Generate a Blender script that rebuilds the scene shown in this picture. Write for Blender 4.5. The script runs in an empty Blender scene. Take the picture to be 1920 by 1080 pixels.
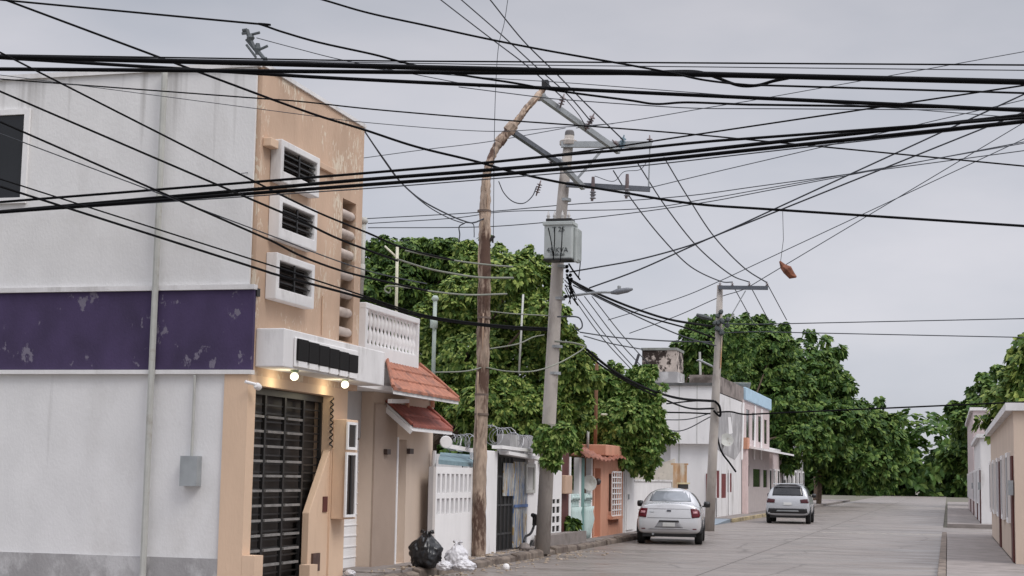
import bpy, bmesh, math, random
from mathutils import Vector, Matrix
from mathutils.bvhtree import BVHTree
rnd = random.Random(7)
C = bpy.context.scene.collection
# ---------------------------------------------------------------- camera
FPX, CAMH = 3000.0, 1.7
def _dc(x, y): return Vector(((x-960)/FPX, -(y-540)/FPX, -1.0)).normalized()
_Y = _dc(1777, 908)
_d2 = _dc(777, 908-1000*math.tan(math.radians(1.0)))
_Z = _Y.cross(_d2).normalized()
if _Z.y < 0: _Z = -_Z
_X = _Y.cross(_Z)
RM = Matrix((_X, _Y, _Z))            # camera -> world
cam_d = bpy.data.cameras.new("camera")
cam = bpy.data.objects.new("camera", cam_d); C.objects.link(cam)
cam.matrix_world = Matrix.Translation((0, 0, CAMH)) @ RM.to_4x4()
cam_d.sensor_width = 36; cam_d.lens = 36*FPX/1920; cam_d.clip_end = 5000; cam_d.clip_start = .1
bpy.context.scene.camera = cam
def ray(x, y): return RM @ _dc(x, y)
O = Vector((0, 0, CAMH))
def aX(x, y, X): d = ray(x, y); return O + d*(X/d.x)
def aY(x, y, Y): d = ray(x, y); return O + d*(Y/d.y)
def aZ(x, y, Z): d = ray(x, y); return O + d*((Z-CAMH)/d.z)
# ---------------------------------------------------------------- world, sun, exposure
W = bpy.data.worlds.new("World"); bpy.context.scene.world = W; W.use_nodes = True
nt = W.node_tree; nt.nodes.clear(); N = nt.nodes.new; L = nt.links.new
SUN_EL, SUN_AZ = math.radians(52), math.radians(120)      # azimuth measured from +Y towards +X
sky = N('ShaderNodeTexSky'); sky.sky_type = 'NISHITA'; sky.sun_disc = False
sky.sun_elevation = SUN_EL; sky.sun_rotation = SUN_AZ
tc = N('ShaderNodeTexCoord'); sx = N('ShaderNodeSeparateXYZ'); L(tc.outputs['Generated'], sx.inputs[0])
el = N('ShaderNodeMapRange'); L(sx.outputs['Z'], el.inputs[0])
el.inputs[1].default_value = 0.0; el.inputs[2].default_value = 1.0; el.inputs[3].default_value = 5.3; el.inputs[4].default_value = 12.5
vm = N('ShaderNodeMapping'); vm.inputs['Scale'].default_value = (1, 1, 2.6); L(tc.outputs['Generated'], vm.inputs[0])
no = N('ShaderNodeTexNoise'); no.inputs['Scale'].default_value = 3.6; no.inputs['Detail'].default_value = 5; no.inputs['Roughness'].default_value = .5
L(vm.outputs[0], no.inputs[0])
cr = N('ShaderNodeValToRGB'); L(no.outputs[0], cr.inputs[0])
cr.color_ramp.elements[0].position = .32; cr.color_ramp.elements[0].color = (.78, .82, .925, 1)
cr.color_ramp.elements[1].position = .68; cr.color_ramp.elements[1].color = (1.08, 1.07, 1.15, 1)
hz = N('ShaderNodeMapRange'); L(sx.outputs['Z'], hz.inputs[0])       # the cloud base is darker overhead of the street, paler at the horizon
hz.inputs[1].default_value = 0.06; hz.inputs[2].default_value = .34; hz.inputs[3].default_value = 1.10; hz.inputs[4].default_value = .62
zn = N('ShaderNodeMapRange'); L(sx.outputs['Z'], zn.inputs[0])       # zenith brightened, out of view, to put more light on the facades
zn.inputs[1].default_value = .36; zn.inputs[2].default_value = .75; zn.inputs[3].default_value = 1.0; zn.inputs[4].default_value = 2.6
m1 = N('ShaderNodeVectorMath'); m1.operation = 'SCALE'; L(cr.outputs[0], m1.inputs[0]); L(el.outputs[0], m1.inputs['Scale'])
m2 = N('ShaderNodeVectorMath'); m2.operation = 'SCALE'; L(m1.outputs[0], m2.inputs[0]); L(hz.outputs[0], m2.inputs['Scale'])
m3 = N('ShaderNodeVectorMath'); m3.operation = 'SCALE'; L(m2.outputs[0], m3.inputs[0]); L(zn.outputs[0], m3.inputs['Scale'])
mx = N('ShaderNodeMixRGB'); mx.inputs[0].default_value = .93; L(sky.outputs[0], mx.inputs[1]); L(m3.outputs[0], mx.inputs[2])
bg = N('ShaderNodeBackground'); bg.inputs[1].default_value = .1; L(mx.outputs[0], bg.inputs[0])
ow = N('ShaderNodeOutputWorld'); L(bg.outputs[0], ow.inputs[0])
sd = bpy.data.lights.new("sun", 'SUN'); sd.energy = 1.5; sd.angle = math.radians(25); sd.color = (1, .96, .9)
sun = bpy.data.objects.new("sun", sd); C.objects.link(sun)
sdir = Vector((math.sin(SUN_AZ)*math.cos(SUN_EL), math.cos(SUN_AZ)*math.cos(SUN_EL), math.sin(SUN_EL)))
sun.rotation_euler = sdir.to_track_quat('Z', 'Y').to_euler()
vs = bpy.context.scene.view_settings
vs.view_transform = 'Standard'; vs.look = 'None'; vs.exposure = 0.10; vs.gamma = 1.0; vs.use_curve_mapping = False

# ---------------------------------------------------------------- materials
MC = {}
def srgb(r, g, b):
    f = lambda c: (c/255/12.92) if c/255 <= .04045 else ((c/255+.055)/1.055)**2.4
    return (f(r), f(g), f(b))
def mat(name, col, rough=.8, var=.12, vs=3.0, dirt=None, ds=1.6, dt=.56, dw=.14, stretch=(1, 1, 1), bump=.0, bs=30, metal=0, spec=None, emit=None, alpha=None, trans=None):
    """plain procedural paint/plaster/metal: base colour, fine mottling, one dirt colour with a shape of its own, bump"""
    if name in MC: return MC[name]
    m = bpy.data.materials.new(name); m.use_nodes = True; MC[name] = m
    t = m.node_tree; n = t.nodes.new; l = t.links.new
    b = t.nodes['Principled BSDF']; b.inputs['Roughness'].default_value = rough; b.inputs['Metallic'].default_value = metal
    if spec is not None: b.inputs['Specular IOR Level'].default_value = spec
    tc = n('ShaderNodeTexCoord'); mp = n('ShaderNodeMapping'); mp.inputs['Scale'].default_value = stretch; l(tc.outputs['Object'], mp.inputs[0])
    no = n('ShaderNodeTexNoise'); no.inputs['Scale'].default_value = vs; no.inputs['Detail'].default_value = 8; l(mp.outputs[0], no.inputs[0])
    r = n('ShaderNodeMapRange'); r.inputs[1].default_value = .3; r.inputs[2].default_value = .7; r.inputs[3].default_value = 1-var; r.inputs[4].default_value = 1+var*.6; l(no.outputs[0], r.inputs[0])
    sc = n('ShaderNodeVectorMath'); sc.operation = 'SCALE'; sc.inputs[0].default_value = col[:3]; l(r.outputs[0], sc.inputs['Scale'])
    out = sc.outputs[0]
    if dirt:
        n2 = n('ShaderNodeTexNoise'); n2.inputs['Scale'].default_value = ds; n2.inputs['Detail'].default_value = 9; n2.inputs['Roughness'].default_value = .68
        of = n('ShaderNodeMapping'); of.inputs['Location'].default_value = (13.1, 7.7, 3.3); l(mp.outputs[0], of.inputs[0]); l(of.outputs[0], n2.inputs[0])
        r2 = n('ShaderNodeMapRange'); r2.inputs[1].default_value = dt; r2.inputs[2].default_value = dt+dw; l(n2.outputs[0], r2.inputs[0])
        mxn = n('ShaderNodeMixRGB'); l(r2.outputs[0], mxn.inputs[0]); l(out, mxn.inputs[1]); mxn.inputs[2].default_value = (*dirt[:3], 1); out = mxn.outputs[0]
    l(out, b.inputs['Base Color'])
    if bump:
        n3 = n('ShaderNodeTexNoise'); n3.inputs['Scale'].default_value = bs; n3.inputs['Detail'].default_value = 6; l(mp.outputs[0], n3.inputs[0])
        bp = n('ShaderNodeBump'); bp.inputs['Strength'].default_value = bump; bp.inputs['Distance'].default_value = .02; l(n3.outputs[0], bp.inputs['Height']); l(bp.outputs[0], b.inputs['Normal'])
    if emit: b.inputs['Emission Color'].default_value = (*emit[0], 1); b.inputs['Emission Strength'].default_value = emit[1]
    if trans: b.inputs['Transmission Weight'].default_value = trans
    return m
def leafmat(name, c1, c2, c3):
    m = bpy.data.materials.new(name); m.use_nodes = True
    t = m.node_tree; n = t.nodes.new; l = t.links.new; b = t.nodes['Principled BSDF']
    g = n('ShaderNodeNewGeometry'); r = n('ShaderNodeValToRGB'); l(g.outputs['Random Per Island'], r.inputs[0])
    e = r.color_ramp.elements; e[0].position = 0; e[0].color = (*c1, 1); e[1].position = 1; e[1].color = (*c3, 1)
    k = e.new(.55); k.color = (*c2, 1); k = e.new(.9); k.color = (*c3, 1)
    l(r.outputs[0], b.inputs['Base Color']); b.inputs['Roughness'].default_value = .6; b.inputs['Specular IOR Level'].default_value = .3
    tr = n('ShaderNodeBsdfTranslucent'); l(r.outputs[0], tr.inputs[0])
    ms = n('ShaderNodeMixShader'); ms.inputs[0].default_value = .25
    o = [x for x in t.nodes if x.type == 'OUTPUT_MATERIAL'][0]
    l(b.outputs[0], ms.inputs[1]); l(tr.outputs[0], ms.inputs[2]); l(ms.outputs[0], o.inputs[0])
    return m

white = mat('white_paint', (.79, .775, .77), .75, .07, 2.5, (.42, .40, .38), 1.3, .60, .2, (1, 1, .35), .15)
whited = mat('white_dirty', (.72, .705, .70), .85, .10, 2.5, (.33, .31, .29), 1.1, .52, .25, (1, 1, .3), .2)
peach = mat('peach_plaster', (.56, .395, .285), .9, .12, 1.6, (.33, .2, .13), 1.0, .60, .25, (1, 1, .3), .25)
peachl = mat('peach_light', (.65, .47, .335), .85, .08, 2.0, (.42, .28, .19), 1.2, .60, .22, (1, 1, .3), .2)
beige = mat('beige_plaster', (.59, .475, .385), .88, .07, 2.0, (.40, .32, .26), .8, .60, .2, (1, 1, .3), .2)
beiged = mat('beige_dark', (.36, .275, .22), .88, .07, 2.0, None, 1, 1, 1, (1, 1, 1), .2)
black = mat('black_iron', (.014, .013, .013), .5, .3, 4)
darkm = mat('dark_interior', (.02, .017, .015), .9, .3, 3)
glass = mat('dark_glass', (.012, .013, .015), .12, .2, 2)
louv = mat('louvre_bronze', (.035, .025, .021), .35, .4, 6)
louvd = mat('louvre_gap', (.008, .006, .006), .6, .2, 6)
cable = mat('cable_black', (.004, .004, .005), .85, .1, 2, spec=.12)
cableg = mat('cable_grey', (.06, .065, .075), .8, .1, 2, spec=.2)
cablel = mat('cable_pale', (.20, .21, .17), .6, .15, 2)
galv = mat('galvanised', (.36, .38, .39), .45, .15, 5, (.18, .17, .16), 4, .6, .2, metal=.35)
pipem = mat('conduit', (.45, .45, .42), .5, .12, 5, (.25, .2, .15), 3, .58, .2)
conc = mat('concrete_pole', (.43, .39, .355), .9, .12, 6, (.20, .17, .15), 3.0, .55, .2, (1, 1, .35), .35, 25)
wood = mat('weathered_wood', (.40, .305, .235), .9, .5, 9, (.09, .05, .035), 3.5, .47, .10, (1, 1, .3), .9, 14)
woodp = mat('pale_wood', (.50, .37, .27), .9, .2, 9, (.2, .11, .07), 4.0, .5, .15, (1, 1, .12), .5, 22)
tile = mat('terracotta_tile', (.39, .155, .095), .75, .3, 7, (.17, .08, .06), 3, .50, .15, bump=.4)
tiler = mat('red_tile', (.31, .09, .065), .7, .3, 7, (.13, .045, .04), 4, .55, .2, bump=.4)
terra = mat('terracotta_wall', (.60, .30, .20), .85, .12, 3, (.30, .13, .09), 2, .58, .2, (1, 1, .4), .2)
orange = mat('orange_wall', (.42, .16, .09), .85, .12, 3, None)
maroon = mat('maroon_paint', (.10, .028, .024), .7, .2, 3)
red = mat('red_shutter', (.16, .022, .02), .6, .25, 4)
cyan = mat('mint_paint', (.50, .62, .60), .75, .1, 3, (.3, .36, .35), 3, .6, .2)
teal = mat('teal_paint', (.14, .27, .25), .7, .15, 3)
tealr = mat('teal_sheet', (.17, .25, .28), .6, .2, 5)
purple = mat('purple_paint', (.055, .036, .095), .85, .3, 2, (.17, .15, .20), 3.5, .60, .03, (1, 1, .7), .2)
pinkw = mat('pink_wall', (.56, .47, .46), .85, .08, 3, (.4, .33, .32), 1.5, .56, .2, (1, 1, .4))
greyw = mat('bare_cement', (.33, .32, .32), .92, .15, 2.5, (.52, .51, .51), 1.6, .5, .12, (1, 1, .6), .3)
bluef = mat('pale_blue_paint', (.42, .58, .70), .75, .1, 3, (.25, .35, .42), 2.5, .6, .2)
stain = mat('stained_block', (.50, .43, .38), .95, .25, 2.4, (.03, .02, .016), 1.9, .46, .05, (1, 1, .9), .5, 12)
sheet = mat('roof_sheet', (.22, .23, .21), .6, .25, 5, (.12, .10, .08), 2, .55, .2)
straw = mat('rusty_orange', (.52, .31, .16), .85, .3, 6, (.62, .55, .45), 3, .5, .15, (1, 1, .2))
rubber = mat('tyre_rubber', (.012, .012, .012), .8, .2, 5)
plastic = mat('black_trim', (.015, .015, .016), .45, .1, 5)
razor = mat('razor_wire', (.33, .33, .34), .4, .2, 8, metal=.6)
bark = mat('bark', (.12, .085, .06), .95, .4, 6, bump=.6)
porc = mat('porcelain', (.16, .12, .12), .3, .2, 6)
side = mat('pavement_cement', (.235, .205, .19), .8, .22, 2.2, (.12, .10, .085), 1.6, .52, .18, bump=.3)
kerbm = mat('kerb_cement', (.20, .16, .13), .9, .35, 3.5, (.07, .05, .04), 2.2, .48, .15, bump=.5, bs=18)
yell = mat('worn_yellow_kerb', (.42, .34, .20), .9, .35, 3.5, (.14, .11, .08), 2.2, .5, .15, bump=.5)

def peelmat():
    m = mat('peach_peeling', (.56, .395, .285), .92, .16, 1.4, (.34, .22, .15), .9, .58, .3, (1, 1, .3), .3)
    t = m.node_tree; n = t.nodes.new; l = t.links.new; b = t.nodes['Principled BSDF']
    src = b.inputs['Base Color'].links[0].from_socket
    tc = n('ShaderNodeTexCoord'); mp = n('ShaderNodeMapping'); mp.inputs['Scale'].default_value = (1, 2.2, .7); l(tc.outputs['Object'], mp.inputs[0])
    n1 = n('ShaderNodeTexNoise'); n1.inputs['Scale'].default_value = 7.0; n1.inputs['Detail'].default_value = 5; n1.inputs['Distortion'].default_value = 1.6; l(mp.outputs[0], n1.inputs[0])
    n2 = n('ShaderNodeTexNoise'); n2.inputs['Scale'].default_value = 1.6; n2.inputs['Detail'].default_value = 3; l(tc.outputs['Object'], n2.inputs[0])
    ad = n('ShaderNodeMath'); ad.operation = 'ADD'; l(n1.outputs[0], ad.inputs[0]); l(n2.outputs[0], ad.inputs[1])
    r = n('ShaderNodeMapRange'); r.inputs[1].default_value = 1.13; r.inputs[2].default_value = 1.155; l(ad.outputs[0], r.inputs[0])
    x = n('ShaderNodeMixRGB'); l(r.outputs[0], x.inputs[0]); l(src, x.inputs[1]); x.inputs[2].default_value = (.66, .56, .44, 1); l(x.outputs[0], b.inputs['Base Color'])
    return m
peel = peelmat()
def drip(m, z1, ln, amt, col):
    t = m.node_tree; n = t.nodes.new; l = t.links.new; b = t.nodes['Principled BSDF']; src = b.inputs['Base Color'].links[0].from_socket
    tc = n('ShaderNodeTexCoord'); mp = n('ShaderNodeMapping'); mp.inputs['Scale'].default_value = (4, 4, .12); l(tc.outputs['Object'], mp.inputs[0])
    n1 = n('ShaderNodeTexNoise'); n1.inputs['Scale'].default_value = 1.6; n1.inputs['Detail'].default_value = 5; l(mp.outputs[0], n1.inputs[0])
    sp = n('ShaderNodeSeparateXYZ'); l(tc.outputs['Object'], sp.inputs[0])
    g = n('ShaderNodeMapRange'); g.inputs[1].default_value = z1-ln; g.inputs[2].default_value = z1; l(sp.outputs[2], g.inputs[0])
    a = n('ShaderNodeMath'); a.operation = 'MULTIPLY_ADD'; a.inputs[1].default_value = .30; l(g.outputs[0], a.inputs[0]); l(n1.outputs[0], a.inputs[2])
    r = n('ShaderNodeMapRange'); r.inputs[1].default_value = .66; r.inputs[2].default_value = .86; r.inputs[4].default_value = amt; l(a.outputs[0], r.inputs[0])
    x = n('ShaderNodeMixRGB'); l(r.outputs[0], x.inputs[0]); l(src, x.inputs[1]); x.inputs[2].default_value = (*col, 1); l(x.outputs[0], b.inputs['Base Color'])
    return m
cornerw = drip(mat('corner_wall_white', (.72, .71, .705), .88, .07, 2.0, (.52, .50, .48), .5, .56, .3, (1, 1, .6), .2), 9, 3.5, .6, (.30, .285, .27))
def roadmat():
    m = mat('wet_concrete', (.215, .186, .167), .55, .16, .9, (.145, .12, .105), .7, .47, .2, (.6, 1.2, 1), .25, 14)
    t = m.node_tree; n = t.nodes.new; l = t.links.new; b = t.nodes['Principled BSDF']
    tc = n('ShaderNodeTexCoord'); mp = n('ShaderNodeMapping'); mp.inputs['Scale'].default_value = (.5, 1.6, 1); l(tc.outputs['Object'], mp.inputs[0])
    n1 = n('ShaderNodeTexNoise'); n1.inputs['Scale'].default_value = .8; n1.inputs['Detail'].default_value = 6; l(mp.outputs[0], n1.inputs[0])
    src = b.inputs['Base Color'].links[0].from_socket          # cracks, oil spots, patch repairs
    nw = n('ShaderNodeTexNoise'); nw.inputs['Scale'].default_value = 1.7; l(tc.outputs['Object'], nw.inputs[0])
    mxv = n('ShaderNodeMixRGB'); mxv.inputs[0].default_value = .18; l(tc.outputs['Object'], mxv.inputs[1]); l(nw.outputs[1], mxv.inputs[2])
    vo = n('ShaderNodeTexVoronoi'); vo.feature = 'DISTANCE_TO_EDGE'; vo.inputs['Scale'].default_value = .42; l(mxv.outputs[0], vo.inputs['Vector'])
    rc = n('ShaderNodeMapRange'); rc.inputs[1].default_value = .0; rc.inputs[2].default_value = .016; rc.inputs[3].default_value = .75; rc.inputs[4].default_value = 0; l(vo.outputs[0], rc.inputs[0])
    x1 = n('ShaderNodeMixRGB'); l(rc.outputs[0], x1.inputs[0]); l(src, x1.inputs[1]); x1.inputs[2].default_value = (.07, .055, .045, 1)
    no2 = n('ShaderNodeTexNoise'); no2.inputs['Scale'].default_value = 1.3; no2.inputs['Detail'].default_value = 7; no2.inputs['Roughness'].default_value = .7; l(tc.outputs['Object'], no2.inputs[0])
    ro = n('ShaderNodeMapRange'); ro.inputs[1].default_value = .60; ro.inputs[2].default_value = .72; ro.inputs[3].default_value = 0; ro.inputs[4].default_value = .6; l(no2.outputs[0], ro.inputs[0])
    x2 = n('ShaderNodeMixRGB'); l(ro.outputs[0], x2.inputs[0]); l(x1.outputs[0], x2.inputs[1]); x2.inputs[2].default_value = (.10, .085, .075, 1); l(x2.outputs[0], b.inputs['Base Color'])
    r = n('ShaderNodeMapRange'); r.inputs[1].default_value = .4; r.inputs[2].default_value = .62; r.inputs[3].default_value = .62; r.inputs[4].default_value = .30; l(n1.outputs[0], r.inputs[0]); l(r.outputs[0], b.inputs['Roughness'])
    return m
road = roadmat()
rust = mat('rusty_strap', (.15, .11, .09), .8, .3, 6)

# ---------------------------------------------------------------- mesh helpers
class MB:
    def __init__(s): s.v = []; s.f = []
    def add(s, vs, fs):
        o = len(s.v); s.v += [Vector(p) for p in vs]; s.f += [tuple(i+o for i in f) for f in fs]; return s
    def box(s, x0, x1, y0, y1, z0, z1):
        v = [(x, y, z) for x in (x0, x1) for y in (y0, y1) for z in (z0, z1)]
        return s.add(v, [(0, 1, 3, 2), (4, 6, 7, 5), (0, 4, 5, 1), (2, 3, 7, 6), (0, 2, 6, 4), (1, 5, 7, 3)])
    def prism(s, pts, d):          # closed outline extruded by vector d
        n = len(pts); d = Vector(d); p = [Vector(q) for q in pts]
        return s.add(p+[q+d for q in p], [tuple(range(n)), tuple(range(2*n-1, n-1, -1))]+[(i, i+n, (i+1) % n+n, (i+1) % n) for i in range(n)])
    def hexa(s, a, b):             # two quads
        return s.add(list(a)+list(b), [(0, 1, 2, 3), (7, 6, 5, 4), (0, 4, 5, 1), (1, 5, 6, 2), (2, 6, 7, 3), (3, 7, 4, 0)])
    def bar(s, a, b, w, h=None, up=(0, 0, 1)):
        a = Vector(a); b = Vector(b); h = h or w; d = (b-a).normalized(); u = Vector(up)
        if abs(d.dot(u)) > .95: u = Vector((0, 1, 0))
        sd = d.cross(u).normalized()*w/2; uu = sd.cross(d).normalized()*h/2
        q = lambda c: [c-sd-uu, c+sd-uu, c+sd+uu, c-sd+uu]
        return s.hexa(q(a), q(b))
    def tube(s, pts, r, n=6, cap=True):
        pts = [Vector(p) for p in pts]; rs = r if isinstance(r, (list, tuple)) else [r]*len(pts)
        rings = []; u = None
        for i, p in enumerate(pts):
            d = (pts[min(i+1, len(pts)-1)]-pts[max(i-1, 0)])
            d = d.normalized() if d.length > 1e-9 else Vector((0, 0, 1))
            if u is None: u = d.orthogonal().normalized()
            u = (u-d*u.dot(d)); u = u.normalized() if u.length > 1e-6 else d.orthogonal().normalized()
            w = d.cross(u)
            rings.append([p+(u*math.cos(2*math.pi*k/n)+w*math.sin(2*math.pi*k/n))*rs[i] for k in range(n)])
        o = len(s.v)
        for R in rings: s.v += R
        for i in range(len(rings)-1):
            for k in range(n):
                a = o+i*n+k; b = o+i*n+(k+1) % n; s.f.append((a, b, b+n, a+n))
        if cap: s.f.append(tuple(o+k for k in range(n))[::-1]); s.f.append(tuple(o+(len(rings)-1)*n+k for k in range(n)))
        return s
    def lathe(s, c, prof, n=16, axis=(0, 0, 1)):     # prof: (r, h)
        a = Vector(axis).normalized(); u = a.orthogonal().normalized(); w = a.cross(u); c = Vector(c); o = len(s.v)
        for r, h in prof: s.v += [c+a*h+(u*math.cos(2*math.pi*k/n)+w*math.sin(2*math.pi*k/n))*r for k in range(n)]
        for i in range(len(prof)-1):
            for k in range(n):
                p = o+i*n+k; q = o+i*n+(k+1) % n; s.f.append((p, q, q+n, p+n))
        s.f.append(tuple(o+k for k in range(n))[::-1]); s.f.append(tuple(o+(len(prof)-1)*n+k for k in range(n)))
        return s
    def wall(s, xf, xb, y0, y1, z0, z1, holes=()):    # slab facing +X with rectangular openings (ya,yb,za,zb)
        ys = sorted({y0, y1, *[h[0] for h in holes], *[h[1] for h in holes]}); zs = sorted({z0, z1, *[h[2] for h in holes], *[h[3] for h in holes]})
        ys = [y for y in ys if y0 <= y <= y1]; zs = [z for z in zs if z0 <= z <= z1]
        def solid(i, j):
            if i < 0 or j < 0 or i >= len(ys)-1 or j >= len(zs)-1: return False
            cy = (ys[i]+ys[i+1])/2; cz = (zs[j]+zs[j+1])/2
            return not any(h[0] < cy < h[1] and h[2] < cz < h[3] for h in holes)
        for i in range(len(ys)-1):
            for j in range(len(zs)-1):
                if not solid(i, j): continue
                a, b, c, d = ys[i], ys[i+1], zs[j], zs[j+1]
                s.add([(xf, a, c), (xf, b, c), (xf, b, d), (xf, a, d)], [(0, 1, 2, 3)])
                s.add([(xb, a, c), (xb, b, c), (xb, b, d), (xb, a, d)], [(3, 2, 1, 0)])
                for (di, dj, p, q) in ((-1, 0, (a, c), (a, d)), (1, 0, (b, c), (b, d)), (0, -1, (a, c), (b, c)), (0, 1, (a, d), (b, d))):
                    if not solid(i+di, j+dj): s.add([(xf, *p), (xf, *q), (xb, *q), (xb, *p)], [(0, 1, 2, 3)])
        return s
def mesh(name, mb, m, smooth=False, origin=Vector()):
    me = bpy.data.meshes.new(name); me.from_pydata([tuple(v-origin) for v in mb.v], [], mb.f); me.materials.append(m)
    bm = bmesh.new(); bm.from_mesh(me); bmesh.ops.remove_doubles(bm, verts=bm.verts, dist=1e-5); bmesh.ops.recalc_face_normals(bm, faces=bm.faces); bm.to_mesh(me); bm.free()
    if smooth:
        me.polygons.foreach_set('use_smooth', [True]*len(me.polygons))
    return me
ROOT = {}
def tag(o, label=None, cat=None, group=None, kind=None):
    if label: o['label'] = label
    if cat: o['category'] = cat
    if group: o['group'] = group
    if kind: o['kind'] = kind
    return o
def thing(name, label, cat, loc=(0, 0, 0), group=None, rotz=0):
    o = bpy.data.objects.new(name, None); o.empty_display_size = .2; C.objects.link(o)
    o.location = loc; o.rotation_euler = (0, 0, rotz); ROOT[o] = Vector(loc); return tag(o, label, cat, group)
def part(name, mb, m, parent, smooth=False, label=None, bevel=0, local=False):
    org = Vector() if local else ROOT[parent]
    o = bpy.data.objects.new(name, mesh(name, mb, m, smooth, org)); C.objects.link(o); o.parent = parent; ROOT[o] = org
    if label: o['label'] = label
    if bevel: bv = o.modifiers.new('bevel', 'BEVEL'); bv.width = bevel; bv.segments = 2; bv.limit_method = 'ANGLE'
    return o
def solo(name, mb, m, label, cat, group=None, smooth=False, kind=None, loc=None, bevel=0):
    c = Vector(loc) if loc is not None else (sum(mb.v, Vector())/len(mb.v))
    if loc is None: c.z = min(v.z for v in mb.v)
    o = bpy.data.objects.new(name, mesh(name, mb, m, smooth, c)); C.objects.link(o); o.location = c; ROOT[o] = c
    if bevel: bv = o.modifiers.new('bevel', 'BEVEL'); bv.width = bevel; bv.segments = 2; bv.limit_method = 'ANGLE'
    return tag(o, label, cat, group, kind)
def struct(name, mb, m, smooth=False):
    o = bpy.data.objects.new(name, mesh(name, mb, m, smooth)); C.objects.link(o); o['kind'] = 'structure'; return o
def spline(P, k=8):
    P = [Vector(p) for p in P]
    if len(P) < 3: return P
    Q = [P[0]*2-P[1]]+P+[P[-1]*2-P[-2]]; out = []
    for i in range(1, len(Q)-2):
        a, b, c, d = Q[i-1:i+3]
        for j in range(k):
            t = j/k; out.append(.5*((2*b)+(c-a)*t+(2*a-5*b+4*c-d)*t*t+(3*b-a-3*c+d)*t**3))
    return out+[P[-1]]
def SL(X, tl, bl, tr):     # rectangle on a street-side plane: (ya, yb, z0, z1)
    a = aX(*tl, X); b = aX(*bl, X); c = aX(*tr, X)
    return ((a.y+b.y)/2, c.y, b.z, a.z)

# ================================================================ SETTING
g = MB(); g.box(-1500, 1500, -200, 2500, -1.0, -.05); struct('ground', g, mat('earth', (.13, .12, .09), .95, .3, .3))
KX = -8.45
g = MB()
for k in range(-3, 70):
    for (xa, xb) in ((KX, -4.36), (-4.34, -.2)):
        g.add([(xa, k*1.9*2, 0), (xb, k*1.9*2, 0), (xb, k*3.8+3.785, 0), (xa, k*3.8+3.785, 0)], [(0, 1, 2, 3)])
struct('road', g, road)
g = MB(); g.add([(KX, -12, -.006), (-.2, -12, -.006), (-.2, 262, -.006), (KX, 262, -.006)], [(0, 1, 2, 3)])
struct('road_joint', g, mat('joint_dirt', (.05, .045, .04), .9, .3, 3))
g = MB(); g.add([(-80, 55, -.014), (KX, 55, -.014), (KX, 66.5, -.014), (-80, 66.5, -.014)], [(0, 1, 2, 3)]); g.add([(-.2, 55, -.014), (60, 55, -.014), (60, 66.5, -.014), (-.2, 66.5, -.014)], [(0, 1, 2, 3)])
struct('side_street', g, road)
# pavement, slabs with an uneven kerb line
g = MB(); y = 12.0
while y < 54.6:
    l = rnd.uniform(1.2, 2.4); l = min(l, 54.8-y); dz = rnd.uniform(-.012, .012)
    g.box(-13, KX-.16, y+.006, y+l-.006, -.3, .15+dz); y += l
g.box(-13, KX-.16, 66.6, 150, -.3, .14); g.box(-.04, 6, 16, 54.8, -.3, .14); g.box(-.04, 6, 66.6, 150, -.3, .14)
struct('sidewalk', g, side)
g = MB(); y = 12.0
while y < 54.6:
    l = rnd.uniform(.7, 1.3); l = min(l, 54.8-y); e = rnd.uniform(-.03, .035); zt = .135+rnd.uniform(-.035, .03)
    g.hexa([(KX-.158, y+.01, -.3), (KX+e, y+.01, -.3), (KX+e-.03, y+.01, zt-.02), (KX-.158, y+.01, zt+.02)],
           [(KX-.158, y+l-.01, -.3), (KX+e*.3, y+l-.01, -.3), (KX+e*.3-.03, y+l-.01, zt-.02), (KX-.158, y+l-.01, zt+.02)]); y += l
g.box(-.2, -.05, 16, 54.8, -.3, .145)
o = struct('kerb', g, kerbm); b_ = o.modifiers.new('b', 'BEVEL'); b_.width = .02; b_.segments = 2
g = MB(); y = 66.6
while y < 100:
    g.box(KX-.158, KX+.0, y, y+.97, -.3, .145); y += 1
struct('kerb', g, yell)
g = MB(); g.hexa([(-9.4, 62, -.2), (KX-.2, 62, -.2), (KX-.2, 62, .0), (-9.4, 62, .0)], [(-9.4, 66.55, -.2), (KX-.2, 66.55, -.2), (KX-.2, 66.55, .13), (-9.4, 66.55, .13)])
struct('ramp', g, mat('blue_grey_ramp', (.20, .235, .27), .8, .15, 3))
g = MB(); g.add([(KX, 54.9, .004), (-.2, 56.2, .004), (-.2, 56.5, .004), (KX, 55.2, .004)], [(0, 1, 2, 3)])
struct('road_marking', g, mat('worn_white_line', (.5, .46, .40), .8, .3, 4, (.22, .19, .17), 4, .48, .1))
# raised step in front of the perforated fence
g = MB(); g.box(-8.97, -8.66, 35.2, 39.2, .1, .40); struct('step', g, side)
# leaf litter and grit by the kerb
g = MB()
for i in range(420):
    if i % 3: x = KX+.05+abs(rnd.gauss(0, .45)); yy = rnd.uniform(24, 37); z = .012
    else: x = rnd.uniform(KX-.4, KX-.1); yy = rnd.uniform(24, 34); z = .168
    s = rnd.uniform(.012, .045) * (1.5 if rnd.random() < .1 else 1); a = rnd.uniform(0, 6.28); t = rnd.uniform(.0, .03)
    p = Vector((x, yy, z)); u = Vector((math.cos(a), math.sin(a), 0))*s; w = Vector((-math.sin(a), math.cos(a), 0))*s*.55
    g.hexa([p-u-w, p+u-w, p+u+w, p-u+w], [p-u*.6-w*.5+Vector((0, 0, t)), p+u*.7-w*.5+Vector((0, 0, t*.6)), p+u*.6+w*.6+Vector((0, 0, t)), p-u*.7+w*.5+Vector((0, 0, t*.7))])
o = solo('litter', g, mat('dry_litter', (.36, .29, .22), .9, .4, 5, (.12, .08, .05), 6, .5, .1), 'dry leaves and crumbs of cement along the kerb beside the wooden pole', 'litter', kind='stuff')

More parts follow.
